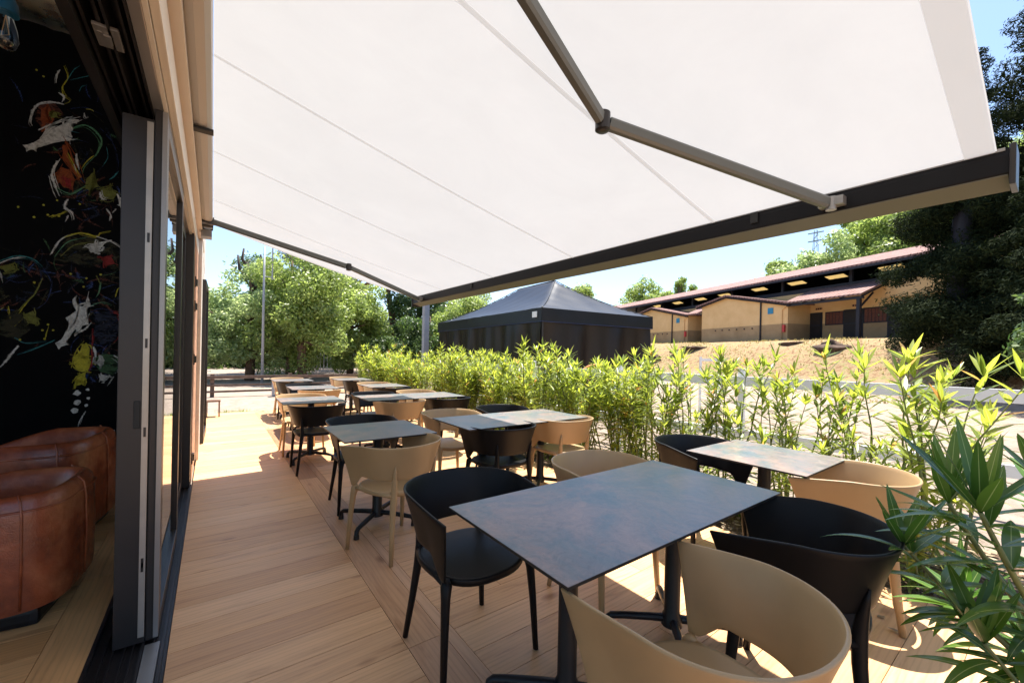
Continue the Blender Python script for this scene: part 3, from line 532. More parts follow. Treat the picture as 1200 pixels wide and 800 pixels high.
# ------------------------------------------------------------------ leather tub armchairs
def tubchair(label, loc, rz, sc_=1.0):
    t = thing('armchair', label, 'armchair', loc, rz, 'leather tub armchairs indoors')
    # faces +y locally ; U shell
    def plan(s, hw, d, yf):   # s in 0..1 around the U
        a = math.pi*(1-s); n_ = 4.2
        c, q = math.cos(a), math.sin(a)
        x = hw*math.copysign(abs(c)**(2/n_), c); yb = -d*abs(q)**(2/n_)
        return x, yb
    bm = bmesh.new(); ns = 40; rows = []
    prof = [(1.0, .10), (1.015, .16), (1.02, .40), (1.01, .62), (.985, .70), (.93, .735), (.86, .735), (.80, .70), (.77, .62), (.76, .40), (.76, .2)]
    us = [-.36+.36*k/6 for k in range(7)]
    path = [(0, .36-.36*k/6) for k in range(6)]+[(k/26, None) for k in range(27)]+[(1, .36*k/6) for k in range(1, 7)]
    for k, (s, yf) in enumerate(path):
        ring = []
        for m, z in prof:
            hw = .40*m; dd = .38*m
            x, yy = plan(s, hw, dd, 0)
            if yf is not None: yy = yf+(.0 if m > .9 else 0)
            drop = .0 if yf is None else -.13*(yf/.36)**1.3*(z > .55)
            ring.append(bm.verts.new((x, yy, z+drop)))
        rows.append(ring)
    for i in range(len(rows)-1):
        for j in range(len(prof)-1): bm.faces.new((rows[i][j], rows[i+1][j], rows[i+1][j+1], rows[i][j+1]))
    bm.faces.new(rows[0]); bm.faces.new(rows[-1][::-1])
    bmesh.ops.recalc_face_normals(bm, faces=bm.faces)
    sh = obj('shell', bm, m_leather, t, True)
    sb = sh.modifiers.new('b', 'BEVEL'); sb.width = .02; sb.segments = 3; sb.limit_method = 'ANGLE'; sb.angle_limit = R(50)
    bm = bmesh.new(); tube(bm, [(plan(k/30, .405, .385, 0)[0], plan(k/30, .405, .385, 0)[1], .655) for k in range(31)], .006, 6); obj('seam_piping', bm, m_leather, sh, True)
    for s_ in (.14, .5, .86):
        x, yy = plan(s_, .412, .392, 0); ps = [(x, yy, .12), (x*1.012, yy*1.012, .4), (x*1.0, yy*1.0, .62), (x*.975, yy*.975, .70), (x*.91, yy*.91, .742)]
        bm = bmesh.new(); tube(bm, ps, .005, 6); obj('seam_piping', bm, m_leather, sh, True)
    bm = bmesh.new(); box(bm, -.30, .30, -.27, .36, .22, .42, 0, .05); obj('seat_cushion', bm, m_leather, t, True)
    bm = bmesh.new(); box(bm, -.34, .34, -.31, .30, .0, .10, 0, .03); obj('plinth', bm, m_base, t)
    t.scale = sc_ if isinstance(sc_, tuple) else (sc_,)*3
    return t
tubchair('brown leather tub armchair nearest the camera, its rounded back toward the deck', (-.945, 3.30, 0), R(84), (.84, .98, .88))
tubchair('brown leather tub armchair farther inside, partly behind the nearer one', (-1.02, 4.36, 0), R(82), (1.0, 1.0, .98))

# ------------------------------------------------------------------ awning
AW0, AW1 = .17, 5.84          # extent along the facade
XA, ZA, XB, ZB = -.02, 2.80, 2.44, 2.195
aw = thing('awning', 'white fabric folding arm awning fully extended over the deck tables', 'awning', (-.1, 3, 2.8)); aw.location = (0, 0, 0)
def fz(x): 
    t = (x-XA)/(XB-XA); return ZA+(ZB-ZA)*t-.035*math.sin(math.pi*t)*0.6
bm = bmesh.new(); nxx, nyy = 24, 48; V = {}
for i in range(nxx+1):
    for j in range(nyy+1):
        x = XA+(XB-XA)*i/nxx; y = AW0+(AW1-AW0)*j/nyy; e = abs((y-AW0)/(AW1-AW0)-.5)*2
        V[i, j] = bm.verts.new((x, y, fz(x)-.012*math.sin(math.pi*i/nxx)*(e**6)+.003*math.sin(y*5.2)*math.sin(math.pi*i/nxx)+.0022*math.sin(y*17+x*2.3)*math.sin(math.pi*i/nxx)))
for i in range(nxx):
    for j in range(nyy): bm.faces.new((V[i, j], V[i+1, j], V[i+1, j+1], V[i, j+1]))
fb = obj('fabric', bm, m_fab, aw, True)
def strip(name, y0, y1, dz=-.0035):
    bm = bmesh.new(); pv = None
    for i in range(25):
        x = XA+(XB-XA)*i/24; y = (y0+y1)/2; e = abs((y-AW0)/(AW1-AW0)-.5)*2
        zz = fz(x)-.012*math.sin(math.pi*i/24)*(e**6)+.003*math.sin(y*5.2)*math.sin(math.pi*i/24)+dz
        a, b = bm.verts.new((x, y0, zz)), bm.verts.new((x, y1, zz))
        if pv: bm.faces.new((pv[0], a, b, pv[1]))
        pv = (a, b)
    return obj(name, bm, m_seam, fb, True)
for y in (1.27, 2.46, 3.66, 4.86): strip('seam', y-.011, y+.011)
strip('hem', AW0+.004, AW0+.085); strip('hem', AW1-.06, AW1-.004)
# cassette
bm = bmesh.new()
prof = [(-.150, 2.86), (-.150, 2.765), (-.118, 2.748), (-.085, 2.735), (-.05, 2.735), (-.028, 2.75), (-.022, 2.79), (-.024, 2.83), (-.045, 2.865), (-.09, 2.875)]
prism(bm, prof, AW0-.02, AW1+.02); obj('cassette', bm, simple('warm white cassette', (.50, .45, .40), .35, 0, .5, .04, 2), aw)
bxo('cassette_gap', -.148, -.122, AW0, AW1, 2.745, 2.7635, m_rub, aw)
for y in (AW0-.045, AW1+.021): bxo('end_cap', -.15, -.02, y, y+.024, 2.73, 2.88, m_anth, aw, .006)
for y in (.75, 3.15, 5.62):
    bm = bmesh.new(); box(bm, -.153, -.018, y, y+.06, 2.715, 2.7325, 0, .004); obj('wall_bracket', bm, m_rub, aw)
bxo('end_bracket', -.13, -.03, AW1-.05, AW1+.10, 2.635, 2.7145, m_anthl, aw, .004)
# front bar
bm = bmesh.new(); prof = [(XB-.015, ZB+.01), (XB-.02, ZB-.02), (XB-.02, ZB-.085), (XB-.016, ZB-.090), (XB+.098, ZB-.122), (XB+.104, ZB-.115), (XB+.10, ZB-.02), (XB+.07, ZB+.012)]
prism(bm, prof, AW0-.03, AW1+.02); fr = obj('front_bar', bm, simple('charcoal bar', (.007, .007, .009), .5, 0, .2, .06, 2), aw)
bm = bmesh.new(); prism(bm, [(XB-.016, ZB-.0905), (XB+.098, ZB-.1225), (XB+.098, ZB-.1255), (XB-.016, ZB-.0935)], AW0-.028, AW1+.018); obj('bar_underside', bm, m_beige, fr)
bxo('bar_lip', XB-.021, XB-.016, AW0-.02, AW1+.01, ZB-.0, ZB+.012, m_anthl, fr)
for y in (AW0-.048, AW1+.021): bxo('end_cap', XB-.03, XB+.112, y, y+.017, ZB-.134, ZB+.02, m_anth, fr, .004)
bm = bmesh.new(); box(bm, XB-.03, XB-.0205, 1.02, 1.06, ZB-.06, ZB-.0, 0, .003); obj('bar_clip', bm, m_rub, fr)
bm = bmesh.new(); box(bm, XB-.03, XB-.0205, 4.1, 4.14, ZB-.06, ZB-.0, 0, .003); obj('bar_clip', bm, m_rub, fr)
def arm(ys, ye, yb, xe):
    zf = lambda x: ZA+(ZB-ZA)*(x-XA)/(XB-XA)-.085
    S, E_, B_ = Vector((-.045, ys, zf(-.045)+.03)), Vector((xe, ye, zf(xe))), Vector((XB-.05, yb, zf(XB-.05)+.01))
    a = bpy.data.objects.new('folding_arm', None); col.objects.link(a); a.parent = aw
    for (P, Q, nm) in ((S, E_, 'upper_arm'), (E_, B_, 'forearm')):
        bm = bmesh.new(); d = (Q-P); L = d.length; d.normalize(); side = d.cross(Vector((0, 0, 1))).normalized(); nz_ = side.cross(d)
        hw, hh = (.020, .030) if nm == 'upper_arm' else (.0175, .027)
        rings = []
        for q in (P+d*.03, Q-d*.03):
            rings.append([bm.verts.new(q+side*(hw*sx)+nz_*(hh*sy)) for sx, sy in ((-1, -.6), (-.6, -1), (.6, -1), (1, -.6), (1, .6), (.6, 1), (-.6, 1), (-1, .6))])
        for k in range(8): bm.faces.new((rings[0][k], rings[1][k], rings[1][(k+1) % 8], rings[0][(k+1) % 8]))
        bm.faces.new(rings[0]); bm.faces.new(rings[1][::-1]); bmesh.ops.recalc_face_normals(bm, faces=bm.faces)
        obj(nm, bm, m_arm, a)
    bm = bmesh.new(); tube(bm, [E_+Vector((0, 0, -.042)), E_+Vector((0, 0, -.036)), E_+Vector((0, 0, .036)), E_+Vector((0, 0, .042))], [.024, .032, .032, .024], 18); tube(bm, [E_+Vector((.012, .02, -.02)), E_+Vector((.02, .035, .03))], .012, 8)
    obj('elbow_joint', bm, m_anth, a, 'a')
    bm = bmesh.new(); box(bm, XB-.075, XB-.0215, yb-.05, yb+.05, B_.z-.012, B_.z+.03, 0, .006); tube(bm, [B_+Vector((-.01, 0, -.03)), B_+Vector((-.01, 0, .032))], .022, 14); obj('bar_bracket', bm, m_anthl, a)
    bm = bmesh.new(); tube(bm, [S+Vector((0, 0, -.04)), S+Vector((0, 0, .04))], .034, 16); box(bm, -.12, -.05, ys-.05, ys+.05, S.z-.035, S.z+.035, 0, .008); obj('shoulder_joint', bm, m_anth, a)
arm(.82, 1.19, .68, 1.33)
arm(5.52, 5.16, 5.52, 1.31)

# ------------------------------------------------------------------ chairs
def shell_pts():
    """returns list of (x, y, straight) for outer plan as unit functions of arc parameter"""
    out = []
    for k in range(8): out.append((-1, 'L', k/8))
    return out
def make_chair(mat, kind):
    t = thing('tub_chair', 'x', 'chair')
    # ---- backrest band
    bm = bmesh.new(); K = 56; J = 10; rows = []
    def plan(u, hw, yb, yf, pinch):
        # u -1..1 ; |u|<.62 back arc, beyond that straight arm
        s = 1 if u > 0 else -1; a = abs(u)
        if a < .62:
            th = a/.62*math.pi/2; x = hw*math.sin(th)**.92; yy = -.02-(abs(yb)-.02)*math.cos(th)**.92
        else:
            q = (a-.62)/.38; x = hw-pinch*q*q; yy = -.02+(yf+.02)*q
        return s*x, yy
    for k in range(K+1):
        u = -1+2*k/K; a = abs(u); ring = []
        q = max(0, (a-.62)/.38)
        tx, ty = plan(u, .300, -.300, .265, .022); bx, by = plan(u, .236, -.232, .185, .004)
        zt = .757-.008*a*a-.032*q**1.1
        zq = min(1, max(0, (a-.76)/.20)); zb = .528-.080*zq*zq*(3-2*zq)
        for j in range(J+1):
            v = j/J; e = v+.055*math.sin(math.pi*v)*-1   # slight concave flare
            x = bx+(tx-bx)*e; yy = by+(ty-by)*e
            if q > .8: yy += 0
            ring.append(bm.verts.new((x, yy, zb+(zt-zb)*v)))
        rows.append(ring)
    for i in range(K):
        for j in range(J): bm.faces.new((rows[i][j], rows[i+1][j], rows[i+1][j+1], rows[i][j+1]))
    b = obj('backrest', bm, mat, t, True)
    so_ = b.modifiers.new('s', 'SOLIDIFY'); so_.thickness = .011; so_.offset = 0
    bv = b.modifiers.new('b', 'BEVEL'); bv.width = .004; bv.segments = 2; bv.limit_method = 'ANGLE'; bv.angle_limit = R(60)
    # ---- seat
    bm = bmesh.new(); n = 40; loops = []
    def seat_plan(th, m):
        c, s = math.cos(th), math.sin(th)
        x = .236*m*math.copysign(abs(c)**(2/2.6), c)
        yy = (.235 if s > 0 else .225)*m*math.copysign(abs(s)**(2/2.4), s)
        return x, yy
    levels = [(.0, .438, 1), (.35, .439, 1), (.7, .443, 1), (.93, .450, 1), (.985, .452, 1), (1.0, .446, 1), (1.0, .428, 1), (.98, .420, 1), (.6, .418, 1)]
    for m, z, _ in levels:
        if m == 0: loops.append([bm.verts.new((0, 0, z))]); continue
        loops.append([bm.verts.new((*seat_plan(2*math.pi*k/n, m), z-(.012*max(0, math.sin(2*math.pi*k/n))**2*m*m))) for k in range(n)])
    for k in range(n): bm.faces.new((loops[0][0], loops[1][k], loops[1][(k+1) % n]))
    for a_, b_ in zip(loops[1:-1], loops[2:]):
        for k in range(n): bm.faces.new((a_[k], b_[k], b_[(k+1) % n], a_[(k+1) % n]))
    bm.faces.new(loops[-1][::-1]); bmesh.ops.recalc_face_normals(bm, faces=bm.faces)
    obj('seat', bm, mat, t, True)
    # ---- legs
    for s in (-1, 1):
        bm = bmesh.new(); tube(bm, [(s*.214, .162, .452), (s*.218, .170, .425), (s*.224, .178, .38), (s*.232, .190, .25), (s*.243, .207, .0)], [.016, .029, .0235, .0195, .0150], 12, flat=.8); obj('leg', bm, mat, t, True)
        bm = bmesh.new(); tube(bm, [(s*.184, -.208, .625), (s*.180, -.200, .58), (s*.174, -.190, .52), (s*.172, -.184, .45), (s*.180, -.186, .36), (s*.198, -.200, .2), (s*.221, -.224, .0)], [.003, .012, .019, .024, .0225, .0185, .0145], 12, flat=.85); obj('leg', bm, mat, t, True)
        bm = bmesh.new(); tube(bm, [(s*.213, .16, .428), (s*.221, .10, .432), (s*.222, 0, .434), (s*.212, -.10, .432), (s*.174, -.182, .425)], [.019, .0125, .011, .0125, .019], 8); obj('seat_rail', bm, mat, t, True)
    return t
proto = {'k': make_chair(m_black, 'k'), 't': make_chair(m_tan, 't')}
usedp = {'k': False, 't': False}
GC = 'tub chairs around the terrace tables'
def chair(x, y, deg, c, label, dx=0):
    if not usedp[c]: o = proto[c]; usedp[c] = True
    else: o = copy_tree(proto[c])
    o.location = (x, y, .001); o.rotation_euler = (0, 0, R(deg)); o['label'] = label; o['group'] = GC
    o['category'] = 'chair'
chair(1.00, 1.665, 181, 'k', 'black tub chair on the far side of the long nearest table, at its left end')
chair(1.87, 1.60, 180, 't', 'sand tub chair on the far side of the long nearest table, at its right end')
chair(1.085, .575, -2, 't', 'sand coloured tub chair cut by the bottom edge of the picture, nearest the camera')
chair(1.895, .625, 15, 'k', 'black tub chair turned askew at the near right end of the long nearest table')
chair(2.91, 1.60, 164, 'k', 'black tub chair behind the sunlit square table at the right')
chair(2.975, .74, 14, 't', 'sand coloured tub chair in front of the sunlit square table at the right')
chair(1.075, 2.84, 20, 't', 'sand tub chair seen from behind in front of the nearest left column table')
chair(1.11, 3.79, 180, 'k', 'black tub chair behind the left square table nearest the camera')
chair(2.02, 3.79, 182, 't', 'sand tub chair behind the left shaded half of the second row table')
chair(2.72, 3.86, 178, 'k', 'black tub chair behind the sunlit right half of the second row long table')
chair(2.08, 2.98, 2, 'k', 'black tub chair in front of the shaded left half of the second row long table')
chair(2.86, 3.02, -2, 't', 'sand tub chair in front of the right sunlit half of the second row table')
chair(.99, 5.16, -3, 'k', 'black tub chair in front of the second square table of the left column')
chair(.98, 6.14, 182, 't', 'sand coloured tub chair behind the second square table of the left column')
chair(1.98, 5.10, 1, 't', 'sand coloured tub chair in front of the left half of the third row long table')
chair(2.68, 5.14, -1, 'k', 'black tub chair in front of the right half of the third row long table')
chair(1.93, 6.08, 180, 'k', 'black tub chair behind the left half of the third row long table')
chair(2.62, 6.12, 180, 't', 'sand coloured tub chair behind the right half of the third row long table')
chair(1.38, 7.0, 0, 't', 'sand tub chair in front of the third square table of the left column')
chair(1.33, 8.0, 180, 'k', 'black tub chair behind the third square table of the left column')
chair(2.56, 7.0, 0, 'k', 'black tub chair in front of the small table beside the hedge in the fourth row')
chair(2.54, 8.0, 180, 't', 'sand coloured tub chair behind the small table beside the hedge in the fourth row')
chair(1.30, 8.92, 4, 'k', 'black tub chair in front of the farthest table of the left column')
chair(1.30, 9.9, 180, 't', 'sand coloured tub chair behind the farthest table of the left column')
chair(2.50, 8.84, -3, 'k', 'black tub chair in front of the farthest table near the hedge')
chair(2.44, 9.86, 180, 't', 'sand coloured tub chair behind the farthest table near the hedge')

# ------------------------------------------------------------------ tables
def rrect(bm, w_, d_, z0, z1, r=.006):
    box(bm, -w_/2, w_/2, -d_/2, d_/2, z0, z1, 0, .0015)
def make_table(w_, peds):
    t = thing('table', 'x', 'table')
    bm = bmesh.new(); rrect(bm, w_, .7, .737, .7465); obj('table_core', bm, m_edge, t)
    bm = bmesh.new(); V = [bm.verts.new(p) for p in ((-w_/2+.0012, -.3488, .7475), (w_/2-.0012, -.3488, .7475), (w_/2-.0012, .3488, .7475), (-w_/2+.0012, .3488, .7475))]; bm.faces.new(V)
    W_ = [bm.verts.new((v.co.x, v.co.y, .7466)) for v in V]
    for i in range(4): bm.faces.new((V[i], W_[i], W_[(i+1) % 4], V[(i+1) % 4]))
    obj('table_top', bm, m_top, t)
    for px in peds:
        bm = bmesh.new(); box(bm, px-.14, px+.14, -.14, .14, .726, .7365, 0, .003); obj('mounting_plate', bm, m_base, t)
        bm = bmesh.new(); tube(bm, [(px, 0, .055), (px, 0, .10), (px, 0, .12), (px, 0, .7255)], [.050, .047, .038, .038], 20); obj('column', bm, m_base, t, 'a')
        bm = bmesh.new()
        for a in (45, 135, 225, 315):
            c, s = math.cos(R(a)), math.sin(R(a)); ps = [(px+c*q, s*q, z) for q, z in ((.02, .085), (.10, .083), (.24, .074), (.292, .068), (.308, .055), (.312, .03))]
            tube(bm, ps, [.020, .019, .0175, .017, .017, .0165], 10)
        bs = obj('base', bm, m_base, t, 'a')
        for a in (45, 135, 225, 315):
            bm = bmesh.new(); c, s = math.cos(R(a)), math.sin(R(a)); tube(bm, [(px+c*.312, s*.312, .03), (px+c*.312, s*.312, .001)], [.019, .021], 12)
            obj('glide', bm, m_rub, bs, 'a')
    return t
tS = make_table(.7, (0,)); tL = make_table(1.4, (-.35, .37))
us = {'s': 0, 'l': 0}
def table(cx, cy, kind, label, rz=0):
    p = tS if kind == 's' else tL
    o = p if us[kind] == 0 else copy_tree(p); us[kind] = 1
    o.location = (cx, cy, .001); o.rotation_euler = (0, 0, R(rz)); o['label'] = label; o['category'] = 'table'; o['group'] = 'terrace tables with mottled slate tops'
table(1.492, 1.148, 'l', 'long slate blue table nearest the camera, wholly in the awning shade')
table(2.965, 1.18, 's', 'square sunlit table at the right edge beside the oleanders')
table(1.09, 3.285, 's', 'nearest square table of the left column, shaded, with a sand chair in front')
table(2.41, 3.25, 'l', 'long table of the second row, left half shaded and right half sunlit')
table(1.01, 5.65, 's', 'second square table of the left column, with a black chair in front')
table(2.30, 5.56, 'l', 'long table of the third row, beside the dense part of the hedge')
table(1.36, 7.48, 's', 'third square table of the left column, on the sunlit deck')
table(2.55, 7.46, 's', 'small table of the fourth row close to the hedge')
table(1.32, 9.38, 's', 'farthest small table of the left column near the end of the deck')
table(2.47, 9.32, 's', 'farthest small table on the hedge side near the end of the deck')
# ------------------------------------------------------------------ oleanders
def leaf_geo(V, F, UV, p, d, n, L, Wd, droop, seg=4, fold=.18):
    """lanceolate leaf from p along d with normal n"""
    d = d.normalized(); s = d.cross(n).normalized(); n = s.cross(d).normalized(); base = len(V); q = p.copy(); dd = d.copy()
    for i in range(seg+1):
        t = i/seg; wv = Wd*.5*(math.sin(math.pi*min(1, (t*.94+.03)))**.8)*(1.15-.45*t)
        if i == seg: wv = .0006
        V += [q+s*wv+n*(wv*fold), q.copy(), q-s*wv+n*(wv*fold)]
        dd = (dd-Vector((0, 0, 1))*droop/seg).normalized(); q = q+dd*(L/seg); n = s.cross(dd).normalized()
    for i in range(seg):
        a = base+i*3
        F += [(a, a+1, a+4, a+3), (a+1, a+2, a+5, a+4)]
        t0, t1 = i/seg, (i+1)/seg
        UV += [((0, t0), (.5, t0), (.5, t1), (0, t1)), ((.5, t0), (1, t0), (1, t1), (.5, t1))]
def leafmesh(name, V, F, UV, mat, parent=None):
    me = bpy.data.meshes.new(name); me.from_pydata([tuple(v) for v in V], [], F); me.update()
    uv = me.uv_layers.new(name='UVMap'); uv.data.foreach_set('uv', np.array(UV, dtype=np.float32).reshape(-1))
    me.polygons.foreach_set('use_smooth', [True]*len(F)); me.materials.append(mat)
    o = bpy.data.objects.new(name, me); col.objects.link(o)
    if parent: o.parent = parent
    return o
def oleander(seed, stems, hmin, hmax, spread, L=(.12, .19), Wd=(.023, .034), step=.06, lean=.22, seg=4, per=3, bare=.12, forks=2):
    rn = random.Random(seed); V, F, UV = [], [], []; bm = bmesh.new()
    def dress(pts, h0, h1, dens):
        k = len(pts)-1; Ls = sum((pts[i+1]-pts[i]).length for i in range(k)); s = 0; ph = rn.uniform(0, 6)
        while s < Ls:
            t = s/Ls; g_ = h0+(h1-h0)*t; i = min(int(t*k), k-1); q = pts[i].lerp(pts[i+1], t*k-i); tang = (pts[i+1]-pts[i]).normalized()
            for m in range(per):
                if rn.random() < .16: continue
                an = ph+m*2*math.pi/per+rn.uniform(-.35, .35); out = Vector((math.cos(an), math.sin(an), 0)); el = R(-8)+R(52)*g_**1.3+rn.uniform(-.28, .28)
                leaf_geo(V, F, UV, q+out*.003, out*math.cos(el)+tang*math.sin(el), Vector((0, 0, 1)), rn.uniform(*L)*(.75+.35*math.sin(math.pi*min(1, g_))), rn.uniform(*Wd), rn.uniform(.15, 1.0)*(1.2-g_), seg)
            ph += 1.05; s += step*dens*(1.35-.6*g_)*rn.uniform(.75, 1.25)
    def tip(q, n_=8, k=1.0):
        ph = rn.uniform(0, 6)
        for m in range(n_):
            an = ph+m*2.4; el = R(rn.uniform(22, 80)); out = Vector((math.cos(an), math.sin(an), 0))
            leaf_geo(V, F, UV, q, out*math.cos(el)+Vector((0, 0, 1))*math.sin(el), Vector((0, 0, 1)) if el < .9 else -out, rn.uniform(*L)*rn.uniform(.6, 1)*k, rn.uniform(*Wd)*.9, rn.uniform(-.1, .35), seg)
    def curve(p0, ld, h, n_=10):
        w0, w1 = rn.uniform(0, 6), rn.uniform(0, 6)
        return [p0+Vector((0, 0, h*i/n_))+ld*(h*(i/n_)**1.3)+Vector((math.sin(i*.45+w0)-math.sin(w0), math.cos(i*.4+w1)-math.cos(w1), 0))*.012 for i in range(n_+1)]
    for _ in range(stems):
        a = rn.uniform(0, 6.283); r = spread*math.sqrt(rn.random()); p0 = Vector((r*math.cos(a)*.5, r*math.sin(a)*.5, -.05))
        h = rn.uniform(hmin, hmax); ld = Vector((math.cos(a), math.sin(a), 0))*lean*rn.uniform(.2, 1.2); f0 = rn.uniform(.45, .62); nf = rn.choice(range(1, forks+2)) if forks else 1
        m_ = curve(p0, ld, h*f0); tube(bm, m_, [.010-.003*i/10 for i in range(11)], 6); j = int(bare/f0*10*.9); dress(m_[j:], bare, f0, 1.25)
        for q in range(nf):
            b = a+rn.uniform(-2, 2); l2 = ld*.5+Vector((math.cos(b), math.sin(b), 0))*(rn.uniform(.15, .45) if nf > 1 else .05)
            c = curve(m_[-1], l2, h*(1-f0)*(rn.uniform(.7, 1) if q else 1)); tube(bm, c, [.006-.0035*i/10 for i in range(11)], 6); dress(c, f0, 1, 1); tip(c[-1])
    return V, F, UV, bm
LO, GO = 'leafy oleander in the hedge along the right side of the deck', 'oleanders in the hedge along the deck'
var = []
for i in range(6):
    V, F, UV, bm = oleander(40+i, 13, .85, 1.50, .36, lean=.25)
    t = thing('oleander_shrub', LO, 'shrub', (0, 0, 0), 0, GO); leafmesh('foliage', V, F, UV, m_ole, t); obj('stem', bm, m_stem, t, True); var.append(t)
sparse = []
for i in range(4):
    V, F, UV, bm = oleander(90+i, 5, .75, 1.50, .30, lean=.18, L=(.14, .22), Wd=(.026, .037), step=.075, forks=1)
    t = thing('oleander_shrub', LO, 'shrub', (0, 0, 0), 0, GO); leafmesh('foliage', V, F, UV, m_ole, t); obj('stem', bm, m_stem, t, True); sparse.append(t)
rn = random.Random(11); used = set()
def place(pool, k, x, y, s, label=None, group=GO):
    o = pool[k]
    if id(o) in used: o = copy_tree(o)
    else: used.add(id(o))
    o.location = (x, y, 0); o.rotation_euler = (0, 0, rn.uniform(0, 6.28)); o.scale = (s, s, s)
    if label: o['label'] = label
    if group: o['group'] = group
    elif 'group' in o: del o['group']
y = 2.68; i = 0
while y < 12.9:
    place(var, i % 6, 3.88+rn.uniform(-.12, .18), y, rn.uniform(.9, 1.06)); i += 1
    if i % 2 == 0: place(var, (i+3) % 6, 4.4+rn.uniform(-.1, .15), y+.2, rn.uniform(.85, 1.0))
    y += rn.uniform(.46, .62)
LS, GS = 'thin young oleander with widely spaced upright stems at the near end of the bed', 'thin young oleanders at the near end of the bed'
for i, (x, y, s) in enumerate(((3.8, 2.25, 1.0), (4.15, 2.0, .98), (3.8, 1.62, .97), (3.95, 1.25, .96), (4.25, .9, 1.0), (3.66, .85, .62), (3.6, 1.95, .6), (3.62, 1.3, .6), (4.2, 1.5, .9), (4.2, 2.35, .95), (3.6, .55, .62), (4.15, .5, .9), (3.62, 2.3, .65))): place(sparse, i % 4, x, y, s, LS, GS)
place(sparse, 3, 3.85, .52, 1.16, 'tallest thin oleander standing just left of the large foreground leaves, tips above the wall line', None)
# large foreground oleander
rn2 = random.Random(21); V, F, UV = [], [], []; bm = bmesh.new()
def fstem(pts, r0, r1, whorls, L, Wd, top=7, nl=3, upw=.5):
    pts = [Vector(p) for p in pts]; out = []
    for i in range(len(pts)-1):
        p0, p1, p2, p3 = pts[max(i-1, 0)], pts[i], pts[i+1], pts[min(i+2, len(pts)-1)]
        for k in range(8):
            t = k/8; out.append(.5*((2*p1)+(p2-p0)*t+(2*p0-5*p1+4*p2-p3)*t*t+(3*p1-p0-3*p2+p3)*t**3))
    out.append(pts[-1]); n = len(out); tube(bm, out, [r0+(r1-r0)*i/(n-1) for i in range(n)], 10)
    ph = rn2.uniform(0, 6)
    for t in whorls:
        q = out[min(n-1, int(t*(n-1)))]; tang = (out[min(n-1, int(t*(n-1))+1)]-out[max(0, int(t*(n-1))-1)]).normalized()
        for m in range(nl):
            an = ph+m*2.094+rn2.uniform(-.25, .25); o_ = Vector((math.cos(an), math.sin(an), 0)); el = R(8)+upw*t+rn2.uniform(-.15, .2)
            leaf_geo(V, F, UV, q+o_*.006, o_*math.cos(el)+tang*math.sin(el), Vector((0, 0, 1)), rn2.uniform(*L), rn2.uniform(*Wd), rn2.uniform(.25, 1.1), 10)
        ph += 1.0
    q = out[-1]
    for m in range(top):
        an = ph+m*2.4; el = R(rn2.uniform(42, 80)); o_ = Vector((math.cos(an), math.sin(an), 0))
        leaf_geo(V, F, UV, q, o_*math.cos(el)+Vector((0, 0, 1))*math.sin(el), -o_, rn2.uniform(*L)*rn2.uniform(.75, 1.05), rn2.uniform(*Wd)*.95, rn2.uniform(-.05, .25), 10)
fstem([(2.10, -.22, -.05), (2.02, -.10, .35), (1.88, .06, .72), (1.765, .14, .96)], .013, .006, (.45, .56, .66, .75, .84, .92), (.22, .31), (.036, .046), 11, 4)
fstem([(2.30, -.20, -.05), (2.33, -.10, .40), (2.28, .02, .80), (2.22, .05, 1.0)], .011, .005, (.4, .55, .68, .8, .9), (.18, .24), (.032, .042), 9, 4)
fstem([(2.05, -.25, -.05), (2.12, -.08, .20), (2.20, .05, .42)], .009, .005, (.4, .6, .75, .88), (.18, .24), (.034, .044), 9, 4)
fstem([(2.28, -.24, -.05), (2.22, -.05, .35), (2.08, .12, .68), (1.97, .226, .92)], .012, .006, (.4, .52, .63, .73, .82, .9), (.21, .29), (.036, .046), 10, 4)
fstem([(1.98, -.3, -.05), (1.92, -.05, .3), (1.845, .134, .56)], .009, .005, (.5, .65, .8, .9), (.18, .25), (.038, .05), 9, 4)
fstem([(2.2, -.3, -.05), (2.12, -.02, .34), (2.02, .22, .60), (1.96, .33, .74)], .009, .005, (.45, .6, .72, .84, .93), (.20, .28), (.034, .044), 8, 4)
fstem([(2.3, -.3, -.05), (2.30, -.05, .25), (2.28, .14, .42), (2.24, .22, .50)], .008, .004, (.4, .55, .7, .85, .95), (.18, .25), (.034, .042), 8, 4)
fstem([(2.6, -.25, -.05), (2.62, -.05, .40), (2.60, .05, .92)], .010, .005, (.3, .45, .6, .75, .88), (.15, .21), (.032, .042), 9, 4)
big = thing('oleander_shrub', 'large foreground oleander with long dark glossy leaves at the lower right corner', 'shrub', (0, 0, 0))
leafmesh('foliage', V, F, UV, m_ole_dark, big); obj('stem', bm, m_stem, big, True)
# dead leaves and chips on the bed
bm = bmesh.new(); rn3 = random.Random(4)
for _ in range(2600):
    x, y_ = rn3.uniform(3.36, 4.7), rn3.uniform(-.05, 9); 
    if rn3.random() < .5: y_ = rn3.uniform(-.05, 4)
    dk = _ < 70
    if dk: x = 3.35-abs(rn3.gauss(0, .45))
    a = rn3.uniform(0, 6.28); l = rn3.uniform(.02, .08); w_ = l*rn3.uniform(.12, .4); c, s = math.cos(a), math.sin(a); z = .003 if dk else -.008+rn3.uniform(0, .016)
    if dk: l *= .7; w_ *= .7
    bm.faces.new([bm.verts.new((x+c*p-s*q, y_+s*p+c*q, z+rn3.uniform(0, .012))) for p, q in ((-l/2, 0), (0, -w_), (l/2, 0), (0, w_))])
lt = obj('leaf_litter', bm, leafmat('dry leaves', (.14, .085, .045, 1), (.42, .33, .2, 1), .1, .7)); lt['kind'] = 'stuff'
